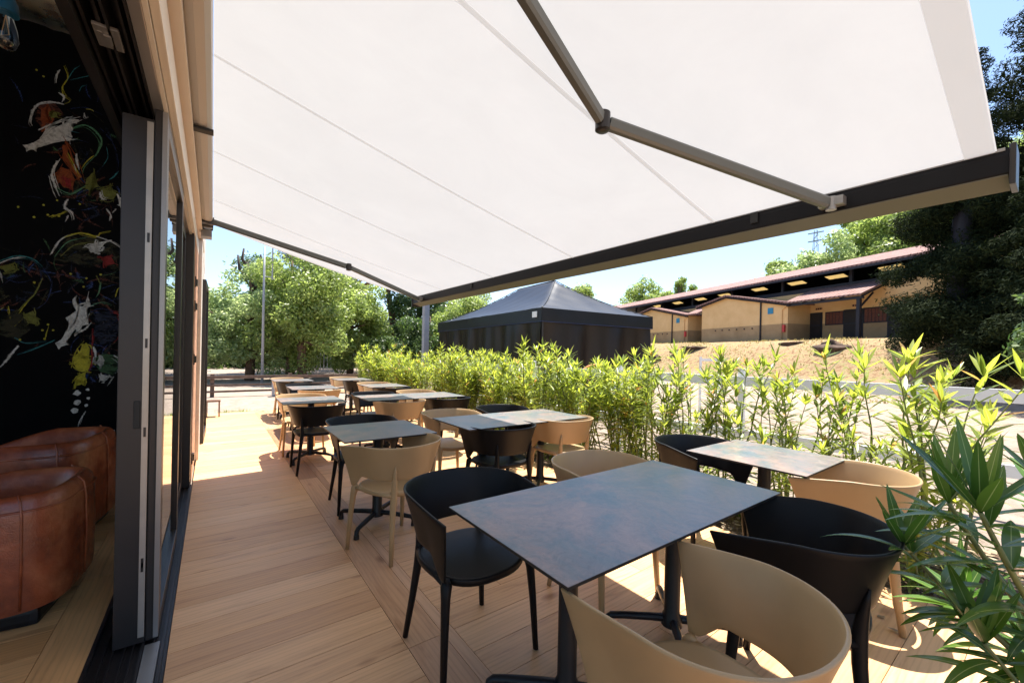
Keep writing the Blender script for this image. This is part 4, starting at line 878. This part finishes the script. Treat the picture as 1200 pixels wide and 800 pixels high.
# ------------------------------------------------------------------ white paddock fence
FA, FB = Vector((6.20, -1.2, 0)), Vector((4.72, 8.2, 0)); fd = (FB-FA); FL = fd.length; fa = math.atan2(-fd.x, fd.y)
pf = thing('paddock_fence', 'low white two rail board fence running behind the oleanders in front of the black tent', 'fence', FA, fa)
bm = bmesh.new(); box(bm, -.02, .02, 0, FL, 1.02, 1.145, 0, .004); obj('rail', bm, m_white, pf)
bm = bmesh.new(); box(bm, -.02, .02, 0, FL, .33, .45, 0, .004); obj('rail', bm, m_white, pf)
for pk_ in (.3, 3.79, 5.6, 7.5, 9.2):
    bm = bmesh.new(); box(bm, .022, .10, pk_-.04, pk_+.04, -.1, 1.25, 0, .006); obj('post', bm, m_white, pf)
js = thing('jump_stand', 'small white open square frame standing on the sand beside the tent', 'frame', (9.3, 5.15, -.05), R(-50))
bm = bmesh.new()
for a in (0, .42): box(bm, a, a+.05, 0, .05, 0, 1.45, 0, .003)
obj('upright', bm, m_white, js)
for z in (.95, 1.35): bxo('crossbar', .05, .42, 0, .05, z, z+.06, m_white, js)
hp = thing('hoop', 'thin orange hoop arching up in front of the tent wall', 'hoop', (5.45, 4.9, -.05), R(-30))
bm = bmesh.new(); tube(bm, [(.34*math.cos(a*math.pi/20), 0, .95+.32*math.sin(a*math.pi/20)) for a in range(21)], .016, 8); obj('arch', bm, simple('orange plastic', (.6, .22, .06), .5), hp, True)
bm = bmesh.new(); tube(bm, [(-.34, 0, 0), (-.34, 0, .95)], .016, 8); tube(bm, [(.34, 0, 0), (.34, 0, .95)], .016, 8); obj('leg', bm, m_grey, hp, True)
# ------------------------------------------------------------------ black marquee
ta = R(6); TL, TW, TZ = 6.5, 3.5, 2.40
tn = thing('marquee', 'black pop up marquee with draped side walls standing behind the hedge', 'tent', (5.75, 6.77, -.05), -ta)
TZ += .05; RZ = 3.50; ry0, ry1 = .30*TL, .60*TL
def roofz(x, y):   # concave hip roof
    ex = min(x, TW-x)/(TW/2); ey = min(y/ry0 if y < ry0 else 1, (TL-y)/(TL-ry1) if y > ry1 else 1); e = max(0, min(ex, ey))
    return TZ+(RZ-TZ)*(.62*e+.38*e**2.0)
bm = bmesh.new(); nxr, nyr = 28, 52; V = {}
xs = [TW*i/nxr for i in range(nxr+1)]; ys = sorted(set([TL*j/nyr for j in range(nyr+1)]+[ry0, ry1]))
for i, x in enumerate(xs):
    for j, y in enumerate(ys): V[i, j] = bm.verts.new((x, y, roofz(x, y)+.008*math.sin(x*8+y*3)*math.sin(y*5)))
for i in range(len(xs)-1):
    for j in range(len(ys)-1): bm.faces.new((V[i, j], V[i+1, j], V[i+1, j+1], V[i, j+1]))
obj('roof', bm, m_blk, tn, True)
def drape(name, A_, B_, z0, z1, mat, amp, fold, seed, n=60, m=10, swag=0):
    rn = random.Random(seed); bm = bmesh.new(); A_ = Vector(A_); B_ = Vector(B_); d = B_-A_; nr = Vector((d.y, -d.x, 0)).normalized(); R_ = []
    ph = [rn.uniform(0, 6) for _ in range(4)]
    for i in range(n+1):
        t = i/n; row = []
        for j in range(m+1):
            v = j/m; z = z1+(z0-z1)*v; off = amp*v**.6*(math.sin(t*fold+ph[0]+.6*math.sin(v*3))+.5*math.sin(t*fold*2.3+ph[1])+.3*math.sin(t*fold*.4+v*3+ph[2]))
            if swag: z += swag*math.sin(math.pi*t)*v*.0
            p = A_+d*t+nr*off; row.append(bm.verts.new((p.x, p.y, z)))
        R_.append(row)
    for i in range(n):
        for j in range(m): bm.faces.new((R_[i][j], R_[i+1][j], R_[i+1][j+1], R_[i][j+1]))
    return obj(name, bm, mat, tn, True)
cs = [(0, 0), (TW, 0), (TW, TL), (0, TL)]
for k in range(4):
    a, b = cs[k], cs[(k+1) % 4]
    drape('valance', (*a, 0), (*b, 0), TZ-.29, TZ, m_blk, .006, 9, k, 30, 5)
    ins = .05; c_ = Vector((TW/2, TL/2)); A2 = Vector(a)+(c_-Vector(a)).normalized()*ins*1.4; B2 = Vector(b)+(c_-Vector(b)).normalized()*ins*1.4
    drape('side_wall', (A2.x, A2.y, 0), (B2.x, B2.y, 0), .02, TZ-.2, m_blkr, .10, 16+5*k, 10+k, 90, 12)
    bm = bmesh.new(); tube(bm, [(a[0], a[1], TZ-.30), (b[0], b[1], TZ-.30)], .008, 6); obj('piping', bm, m_navy, tn)
for a in cs:
    s = .06; x = a[0]+(s if a[0] == 0 else -s); y = a[1]+(s if a[1] == 0 else -s)
    bxo('leg', x-.022, x+.022, y-.022, y+.022, 0, TZ-.02, m_anth, tn)
bm = bmesh.new(); box(bm, -.016, -.008, .17, .36, TZ-.20, TZ-.07); tagp = obj('label_patch', bm, m_white, tn)
bm = bmesh.new()
for (x0, y0, x1, y1) in ((0, 0, TW/2, ry0), (TW, 0, TW/2, ry0), (TW/2, ry0, TW/2, ry1), (0, TL, TW/2, ry1), (TW, TL, TW/2, ry1)):
    tube(bm, [(x0+(x1-x0)*i/14, y0+(y1-y0)*i/14, roofz(x0+(x1-x0)*i/14, y0+(y1-y0)*i/14)+.004) for i in range(15)], .011, 6)
obj('roof_seam', bm, m_blk, tn, True)
# ------------------------------------------------------------------ stable
def S3(s, n, z): return Vector((P0[0]+UU[0]*s+NN[0]*n, P0[1]+UU[1]*s+NN[1]*n, z))
stb = thing('stable_building', 'long ochre stable with dark clerestory and two levels of terracotta roof on the bank', 'building', (P0[0], P0[1], 0), math.atan2(UU[1], UU[0]))
# local frame: x along facade (s), y = direction (-sin,cos)
yl = np.array([-math.sin(math.atan2(UU[1], UU[0])), math.cos(math.atan2(UU[1], UU[0]))]); SG = 1 if yl.dot(NN) > 0 else -1
def pb_(name, poly, n0, n1, mat, parent=stb):
    """poly in (s,z), extruded between n0,n1 (facade normal coordinate)"""
    bm = bmesh.new(); prism(bm, poly, SG*n0, SG*n1); return obj(name, bm, mat, parent)
def bb(name, s0, s1, n0, n1, z0, z1, mat, parent=stb): return bxo(name, s0, s1, *sorted((SG*n0, SG*n1)), z0, z1, mat, parent)
BZ = 2.3
SW = [(-6.6, .08), (15.5, 27)]
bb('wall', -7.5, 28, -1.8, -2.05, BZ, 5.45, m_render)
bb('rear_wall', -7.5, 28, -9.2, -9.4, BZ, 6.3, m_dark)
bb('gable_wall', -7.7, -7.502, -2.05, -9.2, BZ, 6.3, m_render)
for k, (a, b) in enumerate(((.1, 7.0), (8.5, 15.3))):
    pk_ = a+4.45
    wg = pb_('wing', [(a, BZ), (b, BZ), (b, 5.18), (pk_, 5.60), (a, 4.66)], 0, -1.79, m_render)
    # roof of the wing
    for (s0, z0, s1, z1) in ((a-.25, 4.62, pk_, 5.64), (pk_, 5.64, b+.35, 5.14)):
        bm = bmesh.new(); y0, y1 = sorted((SG*.28, SG*-2.4))
        vs = [bm.verts.new(p) for p in ((s0, y0, z0), (s1, y0, z1), (s1, y1, z1), (s0, y1, z0), (s0, y0, z0+.10), (s1, y0, z1+.10), (s1, y1, z1+.10), (s0, y1, z0+.10))]
        for q in ((0, 3, 2, 1), (4, 5, 6, 7), (0, 1, 5, 4), (1, 2, 6, 5), (2, 3, 7, 6), (3, 0, 4, 7)): bm.faces.new([vs[i] for i in q])
        bmesh.ops.recalc_face_normals(bm, faces=bm.faces); obj('wing_roof', bm, m_tile, stb)
    for s0, z0, s1, z1 in ((a-.25, 4.50, pk_, 5.52), (pk_, 5.52, b+.35, 5.02)):
        bm = bmesh.new(); tube(bm, [(s0, SG*.20, z0+.04), (s1, SG*.20, z1+.04)], .06, 4); obj('barge_board', bm, m_dark, stb)
    bm = bmesh.new(); tube(bm, [(a+1.8, SG*.05, BZ), (a+1.8, SG*.05, 4.98)], .045, 8); obj('downpipe', bm, m_dark, wg)
    bm = bmesh.new(); tube(bm, [(a+.35, SG*.05, BZ), (a+.35, SG*.05, 4.3), (a-.05, SG*.12, 4.62)], .035, 8); obj('downpipe', bm, m_render, wg)
    for q in range(6):
        bb('tie_ring', a+2.4+q*.62, a+2.46+q*.62, .002, .05, 3.28, 3.36, m_dark, wg)
    bb('sign', a+.95, a+1.32, .004, .03, 4.15, 4.52, m_blue, wg)
    bb('wall_box', a+.12, a+.26, .004, .12, 3.0, 3.42, simple('red box', (.45, .03, .03), .5), wg)
bm = bmesh.new()
# lean-to tiled roofs (porch)
def slope(name, s0, s1, n0, z0, n1, z1, th=.09, mat=m_tile, parent=stb, skew=0):
    bm = bmesh.new(); y0, y1 = SG*n0, SG*n1
    vs = [bm.verts.new(p) for p in ((s0, y0, z0), (s1, y0, z0), (s1+skew, y1, z1), (s0+skew, y1, z1), (s0, y0, z0+th), (s1, y0, z0+th), (s1+skew, y1, z1+th), (s0+skew, y1, z1+th))]
    for q in ((0, 3, 2, 1), (4, 5, 6, 7), (0, 1, 5, 4), (1, 2, 6, 5), (2, 3, 7, 6), (3, 0, 4, 7)): bm.faces.new([vs[i] for i in q])
    bmesh.ops.recalc_face_normals(bm, faces=bm.faces); return obj(name, bm, mat, parent)
lo = slope('lower_roof', -3.95, .12, .25, 4.64, -1.85, 5.50); slope('lower_roof', 7.05, 8.5, .25, 4.64, -1.85, 5.50); slope('lower_roof', 15.6, 27.5, .25, 4.64, -1.85, 5.50)
for k in range(5): 
    s = -3.9+k*1.0; bm = bmesh.new(); tube(bm, [(s, SG*.2, 4.57), (s, SG*-1.8, 5.40)], .05, 4); obj('rafter', bm, m_dark, lo)
bm = bmesh.new(); box(bm, -3.95, .1, *sorted((SG*.02, SG*.14)), 4.48, 4.62); obj('eaves_beam', bm, m_dark, lo)
bb('column', -3.83, -3.67, .0, .16, BZ, 4.48, m_dark)
bm = bmesh.new(); tube(bm, [(-3.75, SG*.08, 4.0), (-3.75, SG*-.9, 4.85)], .05, 6); obj('brace', bm, m_dark, stb)
# right part: wall beyond column rises to the upper roof
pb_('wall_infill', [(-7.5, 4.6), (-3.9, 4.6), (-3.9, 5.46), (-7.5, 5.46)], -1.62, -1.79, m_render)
def door(s0, s1, z1): 
    d = bb('door', s0, s1, -1.795, -1.74, BZ+.2, z1, m_door)
    bb('door_frame', s0-.07, s1+.07, -1.798, -1.77, BZ+.2, z1+.08, m_dark, d)
    bb('door_rail', s0+.03, s1-.03, -1.739, -1.72, 3.38, 3.46, m_dark, d)
def window(s0, s1, z0, z1):
    d = bb('window', s0, s1, -1.795, -1.75, z0, z1, m_shut)
    bb('window_frame', s0-.06, s1+.06, -1.798, -1.765, z0-.06, z1+.06, m_dark, d)
    n_ = max(2, int((s1-s0)/.16))
    for q in range(1, n_): bb('slat', s0+(s1-s0)*q/n_-.008, s0+(s1-s0)*q/n_+.008, -1.749, -1.74, z0, z1, m_dark, d)
dw = .7
door(-.55, .05, 4.1); window(-1.75, -.85, 3.45, 4.1); door(-2.7, -1.85, 4.12); window(-3.85, -2.85, 3.45, 4.15); door(-4.95, -3.95, 4.18)
door(7.25, 8.2, 4.15); 
for s in (-.4, -2.4, -4.5, 7.8):
    v = bb('vent', s-.2, s+.2, -1.795, -1.77, 4.33, 4.45, m_brick)
    for q in range(3): bb('vent_hole', s-.17+q*.12, s-.09+q*.12, -1.768, -1.76, 4.35, 4.43, m_black2, v)
bb('sign', -6.35, -5.95, -1.795, -1.76, 3.6, 4.0, m_blue)
# clerestory and upper roof
bb('clerestory_sill', -7.5, 28, -1.86, -2.04, 5.455, 5.72, m_dark)
for k in range(9): bb('clerestory_post', -6.2+k*4.1, -6.05+k*4.1, -1.9, -2.04, 5.72, 6.62, m_dark)
slope('upper_roof', -7.9, 28, -1.0, 6.36, -5.0, 7.60, .10)
bb('fascia', -7.9, 28, -1.0, -1.06, 6.24, 6.36, m_dark)
slope('loft_floor', -7.5, 28, -2.1, 5.5, -9.1, 5.5, .03, m_dark)
cuts = [21.2, 17.9, 14.6, 11.6, 8.0, 4.8, 2.0, -1.2]; lo_, hi_ = -6.35, -6.85
zb = lambda n: 7.60-(-n-5)*.33
slope('rear_roof', -7.9, 28, -5.0, zb(-5), lo_, zb(lo_), .06, m_dark)
slope('rear_roof', -7.9, 28, hi_, zb(hi_), -9.5, zb(-9.5), .06, m_dark)
ed = [-7.9]
for c in sorted(cuts): ed += [c-.62, c+.62]
ed.append(28)
for a, b in zip(ed[0::2], ed[1::2]): slope('rear_roof', a, b, lo_, zb(lo_), hi_, zb(hi_), .06, m_dark)
for c in cuts: slope('skylight', c-.62, c+.62, lo_, zb(lo_), hi_, zb(hi_), .01, m_skyl)
# ------------------------------------------------------------------ rocks on the bank
def rock(x, y, s, label):
    rn = random.Random(int(x*100)); bm = bmesh.new(); bmesh.ops.create_icosphere(bm, subdivisions=3, radius=1)
    ax = [Vector((rn.uniform(-1, 1), rn.uniform(-1, 1), rn.uniform(-.3, 1))).normalized() for _ in range(9)]
    for v in bm.verts:
        d = v.co.normalized()
        for a in ax:
            k = d.dot(a)
            if k > .72: v.co -= a*(k-.72)*1.2
        v.co *= 1+.07*math.sin(d.x*9+d.z*7)+.05*math.sin(d.y*14)
        v.co.x *= s[0]; v.co.y *= s[1]; v.co.z *= s[2]
    o = obj('rock', bm, m_rock, None, 'a'); o.location = (x, y, float(gh(np.array(x), np.array(y)))+s[2]*.15); tag(o, label, 'rock')
for (s, n, sz, lb) in ((5.2, 2.6, (.6, 1.6, .40), 'dark rock outcrop near the top of the bank below the stable wing'), (7.6, 3.6, (.5, 1.0, .35), 'dark low rock at the foot of the bank nearest the tent'), (-4.2, 2.6, (.5, .9, .35), 'dark rock near the top of the bank below the stable column'), (-1.8, 1.9, (.25, .7, .16), 'small flat rock on the bank top in front of the stable doors')):
    p = S3(s, n, 0); rock(p.x, p.y, sz, lb)
bm = bmesh.new(); rn4 = random.Random(8)
for _ in range(14000):
    s, n = rn4.uniform(-16, 22), rn4.uniform(.6, 6.5); p = S3(s, n, 0); z = float(0)
    k = math.sin(s*1.3)+math.sin(n*2.1+s*.7)+rn4.uniform(-.8, .8)
    if k < .1: continue
    bm_z = 0; p.z = 0
    h = rn4.uniform(.04, .13); a = rn4.uniform(0, 3.14); dx, dy = math.cos(a)*.03, math.sin(a)*.03
    zz = float(gh(np.array(p.x), np.array(p.y)))
    bm.faces.new([bm.verts.new(q) for q in ((p.x-dx, p.y-dy, zz-.02), (p.x+dx, p.y+dy, zz-.02), (p.x+rn4.uniform(-.05, .05), p.y+rn4.uniform(-.05, .05), zz+h))])
gs = obj('dry_grass', bm, leafmat('dry grass', (.20, .19, .06, 1), (.42, .34, .17, 1), .3, .8)); gs['kind'] = 'stuff'
# ------------------------------------------------------------------ trees
def leafcloud(rs, centers, radii, counts, size, aspect=1.0, up=.35, elong=None, squash=1.0):
    C_, N_ = [], []
    for c, r, k in zip(centers, radii, counts):
        d = rs.normal(size=(k, 3)); d /= np.linalg.norm(d, axis=1)[:, None]; rr = r*np.cbrt(rs.uniform(.12, 1, k))
        C_.append(np.array(c)+d*rr[:, None]*np.array([1, 1, squash])); N_.append(d+rs.normal(size=(k, 3))*.6+np.array([0, 0, up]))
    C_ = np.concatenate(C_); N_ = np.concatenate(N_); N_ /= np.linalg.norm(N_, axis=1)[:, None]; n = len(C_)
    t = rs.normal(size=(n, 3)); t -= N_*np.sum(t*N_, 1)[:, None]; t /= np.linalg.norm(t, axis=1)[:, None]; b = np.cross(N_, t)
    s = size*rs.uniform(.6, 1.3, n)[:, None]
    V_ = np.stack([C_-t*s, C_-b*s*.45*aspect, C_+t*s, C_+b*s*.45*aspect], 1).reshape(-1, 3)
    return V_
def mesh_quads(name, V_, mat, parent):
    n = len(V_)//4; me = bpy.data.meshes.new(name); me.vertices.add(len(V_)); me.vertices.foreach_set('co', V_.astype(np.float32).ravel())
    me.loops.add(n*4); me.loops.foreach_set('vertex_index', np.arange(n*4, dtype=np.int32)); me.polygons.add(n); me.polygons.foreach_set('loop_start', np.arange(0, n*4, 4, dtype=np.int32)); me.polygons.foreach_set('loop_total', np.full(n, 4, dtype=np.int32))
    me.update(calc_edges=True); me.materials.append(mat); o = bpy.data.objects.new(name, me); col.objects.link(o); o.parent = parent; return o
def tree(name, label, x, y, h, r, mat, seed, cr0=.15, clumps=40, leaves=16000, size=.11, bark=m_bark, group=None, crad=.28, squash=.8, z=None, lean=(0, 0), elong=1.0, tr=.035, shape='round'):
    rs = np.random.default_rng(seed); rn = random.Random(seed); z0 = float(gh(np.array(x), np.array(y))) if z is None else z
    t = thing(name, label, 'tree', (x, y, z0), 0, group); bm = bmesh.new()
    top = Vector((lean[0]*h, lean[1]*h, h*.86)); tp = [Vector((0, 0, -.3)), Vector((lean[0]*h*.2+.03*h*rn.uniform(-1, 1)*.4, lean[1]*h*.2, h*.3)), Vector((lean[0]*h*.6, lean[1]*h*.6+.02*h*rn.uniform(-1, 1), h*.6)), top]
    bark = m_dark if shape == 'cone' else bark
    tube(bm, tp, [h*tr, h*tr*.8, h*tr*.5, h*tr*.15], 9)
    cs_, rd_ = [], []
    ch = h*(1-cr0)
    for k in range(clumps):
        if shape == 'cone':
            v = rs.uniform(0, 1)**.8; rad = r*(1-v*.86)*rs.uniform(.12, 1.0); a = rs.uniform(0, 6.283); c = (math.cos(a)*rad+lean[0]*h*v, math.sin(a)*rad+lean[1]*h*v, h*cr0+ch*v*.97); q = r*crad*(1.15-v*.75)
        elif shape == 'umbrella':
            v = rs.uniform(.45, 1)**.7; a = rs.uniform(0, 6.283); rad = r*math.sqrt(rs.uniform(.02, 1)); c = (math.cos(a)*rad+lean[0]*h*v, math.sin(a)*rad+lean[1]*h, h*cr0+ch*(.35+.65*v*(1-.35*(rad/r)**2))); q = r*crad*rs.uniform(.7, 1.1)
        else:
            d = rs.normal(size=3); d /= np.linalg.norm(d); m = rs.uniform(.35, .9); c = (d[0]*r*m+lean[0]*h*.6, d[1]*r*m+lean[1]*h*.6, h*cr0+ch*.5+d[2]*ch*.5*m); q = r*crad*rs.uniform(.6, 1.25)
        cs_.append(c); rd_.append(q)
        if k % 2 == 0 and shape != 'cone':
            cc = Vector(c); b0 = tp[1].lerp(tp[3], min(.95, max(0, (c[2]/h-.3)*1.0))); mid = b0.lerp(cc, .5)+Vector((0, 0, -.04*h)); tube(bm, [b0, mid, cc], [h*tr*.35, h*tr*.22, h*tr*.06], 6)
    obj('trunk', bm, bark, t, True); rd_ = np.array(rd_); cnt = (rd_**2/np.sum(rd_**2)*leaves).astype(int)+1
    V_ = leafcloud(rs, cs_, rd_, cnt, size, elong, .35, squash=squash)
    k = leaves//12; extra = leafcloud(rs, cs_, rd_*1.35, (cnt/12).astype(int)+1, size, elong, .35, squash=squash)
    mesh_quads('crown', np.concatenate([V_, extra]), mat, t); return t
tree('leafy_tree', 'bright green bushy tree in the middle of the group beyond the far fence', 3.3, 20.6, 6.3, 2.5, m_leafA, 1, .02, 70, 30000, .085, squash=.9)
tree('leafy_tree', 'pale grey green tree directly behind the thin grey pole', 1.3, 21.5, 5.2, 2.2, m_leafB, 2, .02, 60, 24000, .08, squash=.9)
tree('leafy_tree', 'low pale tree closest to the building edge beyond the far fence', -.7, 22.5, 4.6, 2.1, m_leafB, 3, .02, 50, 18000, .08)
tree('leafy_tree', 'deep green tree filling the gap left of the reddish pine', 5.9, 22.5, 5.6, 2.2, m_leafA, 4, .02, 60, 24000, .085)
tree('leafy_tree', 'dark leafy tree standing behind the bright bushy one', 3.6, 26.5, 8.0, 3.0, m_leafC, 5, .05, 60, 24000, .11)
tree('pine_tree', 'umbrella pine with reddish leaning trunk and olive needles', 9.7, 26.2, 9.6, 3.6, m_pine, 6, .38, 46, 26000, .10, m_barkr, shape='umbrella', squash=.5, lean=(-.10, .02), elong=.5, tr=.03)
tree('pine_tree', 'wider umbrella pine behind the leafy trees, crown below the awning arm', 8.0, 31, 9.5, 4.2, m_pine, 7, .4, 50, 26000, .12, m_barkr, shape='umbrella', squash=.5, elong=.5)
tree('dark_tree', 'nearly black dense tree between the pine and the tent post', 11.0, 25.5, 6.6, 2.6, m_leafC, 8, .02, 60, 24000, .09)
tree('leafy_tree', 'yellowish green tree just right of the grey steel post', 11.8, 20.5, 5.3, 2.1, m_leafA, 9, .02, 50, 20000, .08)
tree('dark_tree', 'dark shrubby tree low behind the left end of the tent', 9.4, 20.3, 3.9, 1.8, m_leafC, 10, .0, 40, 15000, .08)
tree('pale_tree', 'hazy pale tree beyond the tent roof on its left slope', 16.5, 29, 7.2, 2.8, m_leafB, 12, .1, 40, 16000, .10)
tree('leafy_tree', 'tree showing above the right slope of the tent roof', 29, 28.3, 9.0, 2.8, m_leafA, 13, .1, 44, 16000, .12)
tree('leafy_tree', 'rounded tree peeping over the stable roof next to the tent', 51, 36.8, 11.4, 4.2, m_leafA, 14, .1, 50, 18000, .17)
tree('leafy_tree', 'small tree peeping over the stable roof, right of the rounded one', 56, 34.5, 10.6, 3.0, m_leafA, 15, .1, 40, 12000, .17)
# hill trees behind the stable
rh = random.Random(31); k = 0
for (x, y, hh, rr) in ((52, 15.2, 9.0, 4.0), (55, 11.5, 9.6, 4.2), (58, 8.0, 10, 4.2), (60, 4.5, 11.0, 4.8), (54, 19.5, 7.6, 3.4), (62, 0, 11, 4.8), (66, 8, 12, 5), (64, 13, 10, 4.5)):
    tree('hill_tree', 'round green tree on the wooded hill above the stable roof', x, y, hh, rr, m_leafA if k % 3 else m_leafB, 100+k, .05, 44, 15000, .19, group='trees on the hill above the stable'); k += 1
# big conifers at the right
tree('conifer', 'tall dark conifer rising right of the awning corner', 22.0, 2.35, 11.0, 2.5, m_conif, 201, .0, 190, 90000, .08, shape='cone', crad=.27, elong=.5, squash=.7)
tree('conifer', 'tallest dark conifer at the right edge of the picture', 23.6, .3, 15, 3.0, m_conif, 202, .0, 210, 90000, .085, shape='cone', crad=.27, elong=.5, squash=.7)
tree('conifer', 'dark conifer with low spreading branches nearest the bank', 20.0, .5, 7.0, 2.0, m_conif, 203, .0, 150, 60000, .075, shape='cone', crad=.3, elong=.5, squash=.7)
tree('leafy_tree', 'small broad leafed tree in front of the dark conifers at the right edge', 13.9, -.25, 3.6, 1.1, m_leafC, 204, .1, 40, 9000, .07)
# shrubs row far left (low)
for i, (x, y, s) in enumerate(((-2.2, 21, 1.6), (7.4, 20.8, 1.4))):
    tree('bush', ['rounded bush at the far left beside the building edge', 'rounded bush under the gap between leafy tree and pine'][i], x, y, s*1.7, s, m_leafB if i == 0 else m_leafC, 300+i, -.1, 24, 9000, .07)
# dead bare tree
dt = thing('bare_tree', 'dead bare dark trunk with stubby branches poking above the leafy trees near the pole', 'tree', (1.37, 21.9, -.05))
bm = bmesh.new(); tube(bm, [(0, 0, -.2), (.1, 0, 2.2), (0, 0, 4.0), (-.2, 0, 4.9)], [.16, .13, .09, .06], 8)
for a, b, c in (((0, 0, 4.1), (-.45, 0, 4.6), (-.5, 0, 5.15)), ((0, 0, 4.3), (.35, .1, 4.8), (.30, 0, 5.3)), ((-.1, 0, 4.6), (-.35, 0, 5.0), (-.30, 0, 5.45)), ((.05, 0, 3.8), (.6, 0, 4.3), (.75, 0, 5.0))): tube(bm, [a, b, c], [.06, .05, .035], 6)
obj('trunk', bm, simple('dead bark', (.05, .035, .03), .9), dt, True); dt.scale = (1.08,)*3
# poles and posts
lp = thing('lamp_pole', 'thin grey metal pole in front of the leafy trees', 'pole', (1.60, 19.0, -.05))
bm = bmesh.new(); tube(bm, [(0, 0, 0), (0, 0, 3), (0, 0, 5.5)], [.055, .045, .035], 10); obj('mast', bm, m_grey, lp, True)
bm = bmesh.new(); tube(bm, [(.28, 0, 4.2), (.28, 0, 5.6)], .025, 8); tube(bm, [(0, 0, 4.3), (.28, 0, 4.3)], .02, 8); obj('bracket', bm, m_grey, lp)
sp = thing('steel_post', 'square grey steel post just beyond the far corner of the awning', 'post', (6.35, 14.1, -.05))
bm = bmesh.new(); box(bm, -.10, .10, -.10, .10, 0, 4.2, 0, .01); obj('shaft', bm, m_grey, sp); bxo('cap', -.12, .12, -.12, .12, 4.2, 4.24, m_grey, sp); bxo('foot_plate', -.18, .18, -.18, .18, .001, .02, m_grey, sp)
py = thing('pylon', 'thin electricity pylon on the hill behind the stable', 'pylon', (95, 29.5, 14))
bm = bmesh.new()
for a, b in ((-.7, -.7), (.7, -.7), (.7, .7), (-.7, .7)): tube(bm, [(a, b, 0), (a*.3, b*.3, 12.8)], .05, 5)
for z in range(0, 12, 2): q = .7-(.45*z/12.8); tube(bm, [(-q, -q, z), (q, q, z+1), (-q, -q, z+2)], .05, 4); tube(bm, [(q, -q, z), (-q, q, z+1), (q, -q, z+2)], .05, 4)
obj('mast', bm, m_grey, py)
for z in (10.6, 12.2): bxo('crossarm', -.12, .12, -1.3, 1.3, z, z+.18, m_grey, py)
# ------------------------------------------------------------------ low timber fence on the left
lf = thing('timber_fence', 'low dark timber rail fence crossing the sand beyond the deck', 'fence', (-6, 14.6, -.05))
for z in (.12, .30, .52): bxo('rail', 0, 16, -.03, .03, z, z+.055 if z < .5 else z+.09, m_rail, lf)
for k in range(9): bxo('post', k*2-.05, k*2+.05, .032, .13, -.1, .66, m_rail, lf)
bx_ = thing('concrete_block', 'squat grey block against the timber fence under the pole', 'block', (1.62, 14.2, -.05))
bm = bmesh.new(); box(bm, -.16, .16, -.14, .14, 0, .50, 0, .015); obj('block', bm, m_grey, bx_)
# distant white railings
fr2 = thing('railings', 'distant pale railings glimpsed under the trees by the pine', 'fence', (5.0, 27.5, -.05))
for z in (.25, 1.15): bxo('rail', 0, 9, 0, .05, z, z+.06, m_white, fr2)
bm = bmesh.new()
for k in range(45): box(bm, k*.2, k*.2+.04, .052, .08, .1, 1.3)
obj('pickets', bm, m_white, fr2)
# end of deck grass tufts
bm = bmesh.new(); rg = random.Random(3)
for cx, cy in ((.25, 10.75), (.55, 10.8), (1.3, 10.7), (1.75, 10.8), (2.3, 10.75)):
    for _ in range(60):
        x, y_ = cx+rg.gauss(0, .09), cy+rg.gauss(0, .05); h = rg.uniform(.05, .13); dx = rg.uniform(-.006, .006); bm.faces.new([bm.verts.new(q) for q in ((x-.006, y_, -.06), (x+.006, y_, -.06), (x+rg.uniform(-.04, .04), y_+rg.uniform(-.03, .03), h-.06))])
g2 = obj('grass_tufts', bm, m_leafA); g2['kind'] = 'stuff'
bm = bmesh.new()
rs = np.random.default_rng(77); cs_, rd_ = [], []
for k in range(150):
    x = rs.uniform(-14, 40); cs_.append((x, 37+rs.uniform(-2, 2)-abs(x-8)*.1, rs.uniform(0, 3.2))); rd_.append(rs.uniform(1.2, 2.4))
bm.free(); rt_ = bpy.data.objects.new('tmp', None)
V_ = leafcloud(rs, cs_, rd_, [420]*150, .2, 1, .35)
wd = mesh_quads('distant_wood', V_, m_leafC, None); wd['kind'] = 'stuff'; bpy.data.objects.remove(rt_)
# small stool by the wall
stl = thing('stool', 'tiny low stool against the wall at the far end of the deck', 'stool', (.02, 10.1, 0))
bxo('seat', -.12, .12, -.12, .12, .30, .33, m_rail, stl)
for a in (-.1, .1):
    for b in (-.1, .1): bxo('leg', a-.012, a+.012, b-.012, b+.012, 0, .30, m_rail, stl)
